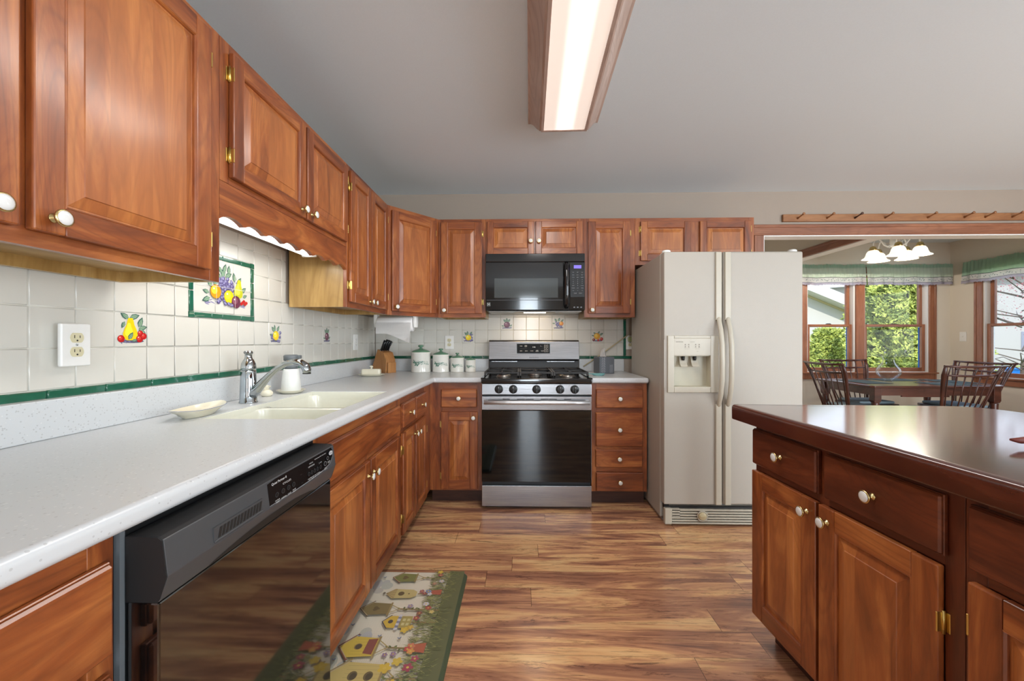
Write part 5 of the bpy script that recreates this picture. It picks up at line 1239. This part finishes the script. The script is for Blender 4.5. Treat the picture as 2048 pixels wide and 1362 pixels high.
for x in (-HX+.09, HX-.13):
    for y in (-HY+.07, HY-.07):
        MB().box(x-.035, x+.035, y-.035, y+.035, TZ-.16, TZ-.0235, 0, .003).prism([(x-.035, TZ-.16), (x+.035, TZ-.16), (x+.027, TZ-.175), (x-.027, TZ-.175)], y-.028, y+.028, 'y').lathe([(.031, -TZ+.0), (.018, -TZ+.002), (.018, -TZ+.04), (.022, -TZ+.3), (.033, -.19), (.033, -.175)], (x, y, TZ), seg=18).build('leg', 'table_wood', tb_)
def placemat(x, y, rz, label):
    mb = MB(); mb.box(-.2, .2, -.14, .14, 0, .004, 0, .0015)
    for i in range(34):
        for s in (-1, 1): mb.box(s*.2, s*.216, -.138+i*.00832, -.1355+i*.00832, .0003, .002)
    o = mb.build('placemat', 'placemat', None, loc=(x, y, TZ+.0003)); o.rotation_euler = (0, 0, rz); return tag(o, label, 'placemat', 'placemats on the dining table')
placemat(3.77, 4.58, PI/2, 'dark blue-grey fringed placemat at the left end of the dining table')
placemat(4.30, 4.82, 0, 'dark blue-grey fringed placemat on the window side of the dining table')
placemat(4.45, 4.36, 0, 'dark blue-grey fringed placemat on the near side of the dining table')
placemat(4.74, 4.62, PI/2, 'dark blue-grey fringed placemat at the right end of the dining table')
hv = thing('hurricane_vase', 'clear glass hurricane vase in the middle of the dining table', 'vase', (4.06, 4.60, TZ+.0003))
mb = MB(); pf = [(.045, 0), (.045, .004), (.028, .014), (.03, .02), (.075, .045), (.105, .085), (.112, .115), (.10, .15), (.07, .19), (.052, .225), (.05, .25), (.058, .275), (.075, .30)]
pf2 = [(r-.003, h) for r, h in pf[::-1] if h > .02]+[(.0001, .03)]
mb.lathe(pf+pf2, seg=40, cap=True); mb.build('vase_body', 'vase_glass', hv)
def chair(x, y, rz, label, cushion=True):
    """local: faces +y, back at y=-.2"""
    e = thing('windsor_chair', label, 'chair', (x, y, 0), rz, 'windsor chairs around the dining table')
    MB().prism([(-.20, -.19), (.20, -.19), (.235, .0), (.23, .19), (.16, .225), (-.16, .225), (-.23, .19), (-.235, 0)], .43, .46, 'z', bev=.008).build('seat', 'dark_chair', e)
    if cushion: MB().prism([(-.18, -.16), (.18, -.16), (.2, .17), (-.2, .17)], .461, .49, 'z', bev=.012).build('seat_cushion', 'seat_cushion', e)
    for s in (-1, 1):
        MB().tube([(s*.185, -.175, .44), (s*.215, -.215, .60), (s*.243, -.25, .75), (s*.262, -.28, .85), (s*.285, -.318, .935)], [.012, .014, .017, .021, .013], 10, sq=.7).build('back_post', 'dark_chair', e)
        for t in (-1, 1): MB().tube([(s*.16, t*.15, .435), (s*.19, t*.185, .25), (s*.22, t*.22, 0)], [.014, .02, .011], 10).build('leg', 'dark_chair', e)
    MB().tube([(-.30, -.318, .935), (-.15, -.338, .928), (0, -.345, .926), (.15, -.338, .928), (.30, -.318, .935)], [.010, .0125, .013, .0125, .010], 10).build('top_rail', 'dark_chair', e)
    MB().tube([(-.262, -.275, .845), (-.13, -.296, .84), (0, -.303, .838), (.13, -.296, .84), (.262, -.275, .845)], [.007, .011, .011, .011, .007], 10).build('lower_back_rail', 'dark_chair', e)
    for i in range(7):
        u = (i-3)/3
        MB().tube([(u*.155, -.175-.012*(1-abs(u)), .45), (u*.20, -.235-.018*(1-abs(u)), .65), (u*.225, -.278-.02*(1-abs(u*u)), .84)]+([(u*.245, -.325-.012*(1-u*u), .925)] if i % 2 == 1 or i in (0, 6) else []), .0058, 6).build('spindle', 'dark_chair', e)
    MB().tube([(-.19, 0, .22), (0, 0, .225), (.19, 0, .22)], [.008, .013, .008], 8).tube([(-.195, -.19, .24), (-.195, .19, .24)], .009, 8).tube([(.195, -.19, .24), (.195, .19, .24)], .009, 8).build('stretcher', 'dark_chair', e)
    return e
chair(3.57, 4.47, -PI/2-.02, 'dark spindle-back wooden chair at the left end of the dining table, partly behind the refrigerator')
chair(4.29, 4.265, .02, 'dark spindle-back wooden chair on the near side of the dining table')
chair(4.02, 4.865, PI+.02, 'dark spindle-back wooden chair on the far side of the dining table')
chair(4.78, 4.60, PI/2+.03, 'dark spindle-back wooden chair at the right end of the dining table, by the side window')
# chandelier
ch = thing('chandelier', 'white five-arm chandelier with frosted bell shades and gold trim over the dining table', 'chandelier', (3.95, 4.40, 0))
MB().lathe([(.065, ZC-.001), (.065, ZC-.012), (.05, ZC-.03), (.02, ZC-.04), (.012, ZC-.045)], seg=28).lathe([(.008, ZC-.04), (.008, 2.30)], seg=10, cap=False).build('canopy', 'brass', ch)
MB().lathe([(.02, 2.33), (.05, 2.315), (.058, 2.30), (.045, 2.28), (.042, 2.24), (.045, 2.19), (.03, 2.165), (.012, 2.155), (.0001, 2.15)], seg=24).build('center_column', 'porcelain', ch)
for k in range(5):
    t = math.radians(72*k+20); c, s = math.cos(t), math.sin(t)
    P3 = [(.03, 2.20), (.06, 2.175), (.09, 2.19), (.118, 2.235), (.145, 2.262), (.172, 2.252), (.188, 2.215), (.19, 2.175)]
    MB().tube([(c*r_, s*r_, z) for r_, z in P3], .008, 10).build('arm', 'porcelain', ch)
    x, y = c*.19, s*.19
    MB().lathe([(.01, 2.185), (.026, 2.175), (.032, 2.155), (.036, 2.14), (.028, 2.135)], (x, y, 0), seg=20).build('shade_cup', 'brass', ch)
    o = MB().lathe([(.026, 2.142), (.042, 2.135), (.055, 2.115), (.062, 2.088), (.071, 2.068), (.092, 2.053), (.098, 2.048), (.093, 2.050), (.069, 2.064), (.059, 2.086), (.052, 2.112), (.038, 2.131)], (x, y, 0), seg=32, cap=False).build('bell_shade', 'shade_glass', ch)
    light('chandelier_lamp', 'POINT', (3.95+x, 4.40+y, 2.05), 10, (1, .9, .76)).data.specular_factor = .06
    MB().lathe([(.0001, 2.068), (.016, 2.072), (.02, 2.084), (.018, 2.105), (.012, 2.13)], (x, y, 0), seg=14).build('bulb', 'bulb', o)
tg = thing('gold_swag_vine', 'thin gold leafy vine ornament strung under the dining room ceiling', 'ornament', (4.4, 4.5, 2.43))
MB().tube([(-.35, -.03, -.03), (-.1, 0, -.06), (.15, .04, -.03), (.4, .1, -.02)], .003, 6).build('vine_wire', 'twig_gold', tg)
mb = MB(); rnd = random.Random(5)
for i in range(34):
    t = rnd.random(); x = -.35+.75*t; z = -.05+rnd.uniform(-.03, .02); a = rnd.uniform(0, 6.28); l = rnd.uniform(.02, .04)
    mb.tube([(x, rnd.uniform(-.03, .06), z), (x+l*math.cos(a)*.5, .0, z+l*math.sin(a)*.4), (x+l*math.cos(a), .01, z+l*math.sin(a)*.7)], [.001, .005, .0008], 5, sq=.4)
mb.build('vine_leaves', 'twig_gold', tg)
# valances
def valance(name_label, L0, loc, rz, seed):
    e = thing('valance', name_label, 'valance', loc, rz)
    rnd = random.Random(seed); n = int(L0/.006); ph = [rnd.uniform(0, 6.28) for _ in range(4)]
    def off(u, z):   # fold depth
        t = (0-z)/.27
        return .010+.030*t*(.5+.5*math.sin(u*42+ph[0]+1.3*math.sin(u*9+ph[1])))+.006*math.sin(u*150+ph[2])*(1-t)
    def strip(z0, z1, rows, mat, nm, scal=False):
        mb = MB(); G = []
        for j in range(rows+1):
            row = []
            for i in range(n+1):
                u = i/n*L0; z = z0+(z1-z0)*j/rows
                if scal and j == rows: z += .010*abs(math.sin(u*95))
                z += .004*math.sin(u*17+ph[3])
                if nm == 'gathered_header' and j == 0: z += .006*math.sin(u*190)+.004*math.sin(u*71)
                row.append(mb.b.verts.new((u-L0/2, -off(u, z), z)))
            G.append(row)
        for j in range(rows):
            for i in range(n): mb.b.faces.new((G[j][i], G[j][i+1], G[j+1][i+1], G[j+1][i]))
        bmesh.ops.solidify(mb.b, geom=list(mb.b.faces), thickness=.0015); return mb.build(nm, mat, e, smooth=60)
    strip(.0, -.045, 4, 'valance_green', 'gathered_header'); strip(-.0452, -.165, 6, 'valance_green' if seed == 5 else 'valance_pale', 'fabric_skirt')
    strip(-.1652, -.171, 1, 'placemat', 'dark_edging'); w_ = strip(-.1712, -.23, 3, 'valance_white', 'printed_band'); strip(-.2302, -.234, 1, 'placemat', 'dark_edging'); strip(-.2342, -.27, 3, 'valance_lilac', 'scalloped_hem', True)
    pt = Paint(lambda u, v, k: (u-L0/2, -off(u, v)-.0012-k, v+.004*math.sin(u*17+ph[3])), .0002)
    for i in range(2, int(L0/.012)-1):
        pt.leaf(i*.012+rnd.uniform(-.003, .003), -.2+rnd.uniform(-.012, .012), .014, .007, rnd.uniform(0, 6.28), rnd.choice((L(70, 110, 100), L(120, 150, 140), L(90, 110, 130)))) if rnd.random() < .75 else None
    pt.build('ivy_print', w_, 'print_matt')
    MB().tube([(-L0/2+.004, .004, -.022), (L0/2-.004, .004, -.022)], .004, 8).build('curtain_rod', 'vinyl_white', e)
valance('pale green valance with printed ivy border over the left far dining window', .868, (3.999, YD-.046, 2.155), 0, 2)
valance('green valance with printed ivy border over the far dining window behind the chandelier', 1.085, (4.978, YD-.046, 2.155), 0, 3)
valance('green valance with ivy border over the dining window on the right-hand wall', 1.22, (XR-.046, 4.59, 2.145), -PI/2, 5)
outlet('white light switch on the dining room wall beside the right-hand window', (XR-.0005, 5.245, 1.225), -PI/2, switch=True)

# ================================================================== outdoors
GZ = -.45
m = MB(); m.box(-30, 60, YD+.2, 60, GZ-.1, GZ); m.box(XR+.2, 60, -30, YD+.2, GZ-.1, GZ); o = struct(m.build('floor_lawn', 'lawn')); o.name = 'ground_lawn'
m = MB(); m.box(21.6, 28, -10, 60, GZ, GZ+.02); o = struct(m.build('ground_street', 'asphalt'))
ga = thing('garage', 'pale neighbouring garage with sloping gable roof seen through the left dining window', 'building', (5.2, 11.0, GZ))
mb = MB(); mb.prism([(-6, 0), (3.55, 0), (3.55, 2.35), (-1.2, 4.35), (-6, 2.35)], 0, 6, 'y'); mb.build('garage_wall', 'garage_siding', ga)
mb = MB(); mb.prism([(3.85, 2.23), (3.85, 2.5), (-1.2, 4.62), (-1.2, 4.35)], -.35, 6.3, 'y'); mb.prism([(-6.3, 2.23), (-6.3, 2.5), (-1.2, 4.62), (-1.2, 4.35)], -.35, 6.3, 'y'); mb.build('roof', 'garage_trim', ga)
mb = MB(); mb.prism([(3.80, 2.19), (3.80, 2.26), (-1.2, 4.38), (-1.2, 4.30)], -.02, .04, 'y'); mb.build('soffit_trim', 'gold_channel', ga)
def shrub(label, x, y, r, h, n, seed, tall=True, loc_mat=('evergreen_a', 'evergreen_b')):
    e = thing('evergreen_shrub', label, 'shrub', (x, y, GZ)); rnd = random.Random(seed)
    MB().tube([(0, 0, 0), (.05, 0, h*.4), (0, .05, h*.8)], [.09, .06, .02], 8).build('trunk', 'bark', e)
    mb = MB()
    for i in range(n):
        a = rnd.uniform(0, 2*PI); t = rnd.random()**.8; z = .1*h+t*h*.88
        R_ = r*(1-.5*t**1.8)*(.74+.2*math.sin(a*5+t*9+seed)+.08*math.sin(a*13+t*23))*rnd.uniform(.7, 1.05)
        s_ = rnd.uniform(.035, .075); out = Vector((math.cos(a), math.sin(a), .9)).normalized()
        mi = 0 if rnd.random() < .66 else 1
        side = out.cross(Vector((0, 0, 1))).normalized(); up = side.cross(out); base = Vector((R_*math.cos(a), R_*math.sin(a), z))
        for k in range(6):      # a spray of short pointed sprigs
            d = (out*rnd.uniform(.4, 1)+side*rnd.uniform(-1, 1)+up*rnd.uniform(-.7, .9)).normalized(); w = d.orthogonal().normalized()*s_*.3; q = d.cross(w)
            p0 = base+side*s_*rnd.uniform(-.8, .8)+up*s_*rnd.uniform(-.8, .8); m_ = p0+d*s_*.6
            v = [mb.b.verts.new(c) for c in (p0, m_+w, m_-w*.5+q*.87, m_-w*.5-q*.87, p0+d*s_*1.4)]
            for f in ((0, 1, 2), (0, 2, 3), (0, 3, 1), (4, 2, 1), (4, 3, 2), (4, 1, 3)): mb.b.faces.new([v[j] for j in f]).material_index = mi
    mb.build('foliage', list(loc_mat)+['bark'], e, recalc=False)
shrub('large yellow-green evergreen shrub filling the far dining window', 7.15, 7.7, 1.05, 3.5, 7200, 3)
shrub('smaller evergreen shrub between the garage and the large evergreen, seen low in the window', 7.2, 9.75, .5, 1.9, 2400, 8)
# bare-branched tree with red leaves outside the right-hand window
tr = thing('red_leaf_tree', 'small tree with red leaves outside the right-hand dining window', 'tree', (9.8, 8.2, GZ))
mb = MB(); rnd = random.Random(9); tips = []
def branch(p, d, l, r, depth):
    q = p+d*l; mid = p+d*l*.5+Vector((rnd.uniform(-.04, .04), rnd.uniform(-.04, .04), rnd.uniform(-.03, .05)))*l
    mb.tube([p, mid, q], [r, r*.85, r*.7], 6)
    if depth == 0: tips.append(q); return
    for _ in range(3 if depth > 1 else 4):
        nd = (d+Vector((rnd.uniform(-.8, .8), rnd.uniform(-.8, .8), rnd.uniform(-.25, .55)))).normalized(); branch(q, nd, l*rnd.uniform(.62, .85), r*.62, depth-1)
    tips.append(q)
branch(Vector((0, 0, 0)), Vector((.1, .05, 1)).normalized(), 1.2, .08, 4)
for i in range(26):      # fine drooping side branches
    q = Vector((0, 0, rnd.uniform(1.0, 2.6))); a = rnd.uniform(0, 6.28); l = rnd.uniform(.7, 1.6); d = Vector((math.cos(a), math.sin(a), rnd.uniform(-.1, .55))).normalized()
    e1 = q+d*l*.55+Vector((0, 0, .05)); e2 = q+d*l+Vector((rnd.uniform(-.1, .1), rnd.uniform(-.1, .1), rnd.uniform(-.15, .1)))
    mb.tube([q, e1, e2], [.013, .008, .004], 5); tips.append(e2); tips.append(e1)
mb.build('branches', 'bark', tr)
mb = MB()
for q in tips:
    if q.z < 1.9: continue
    for _ in range(70 if q.z > 2.5 else 26):
        c = q+Vector((rnd.gauss(0, .24), rnd.gauss(0, .24), rnd.gauss(0, .15))); a = Vector((rnd.uniform(-1, 1), rnd.uniform(-1, 1), rnd.uniform(-1, 1))).normalized()*.016; b = a.orthogonal().normalized()*.011
        mb.face([c-a, c+b, c+a, c-b])
mb.build('leaves', 'red_leaf', tr, recalc=False)
def bin_(label, x, y, z, mat, s=1.0, rz=0):
    e = thing('recycling_bin', label, 'recycling bin', (x, y, z), rz)
    mb = MB(); mb.prism([(-.19*s, 0), (.19*s, 0), (.25*s, .30*s), (-.25*s, .30*s)], -.16*s, .16*s, 'y', bev=.015*s); mb.box(-.27*s, .27*s, -.19*s, .19*s, .28*s, .325*s, 0, .01*s)
    mb.build('bin_body', mat, e); MB().box(-.07*s, .07*s, -.195*s, -.17*s, .18*s, .21*s, 0, .005).build('bin_handle', 'vinyl_white', e)
    return e
bin_('bright blue recycling bin standing low outside the right-hand dining window', 20.7, 17.5, GZ, 'bin_blue', 1.5, .5)
# small wall and pale house across the street
hs_ = thing('neighbour_house', 'pale sunlit house across the street behind the red-leaf tree', 'building', (33, 27, GZ), -PI/4)
MB().box(-12, 12, 0, 8, 0, 6.0).build('house_wall', 'house_siding', hs_)
MB().prism([(-.6, 5.95), (8.6, 5.95), (4, 8.6)], -12.5, 12.5, 'x').build('roof', 'garage_trim', hs_)
MB().box(-7, -5.4, -.03, .02, 1, 2.2).box(-.5, 1.1, -.03, .02, 1, 2.2).box(5, 6.6, -.03, .02, 1, 2.2).build('house_window', 'bin_grey', hs_)
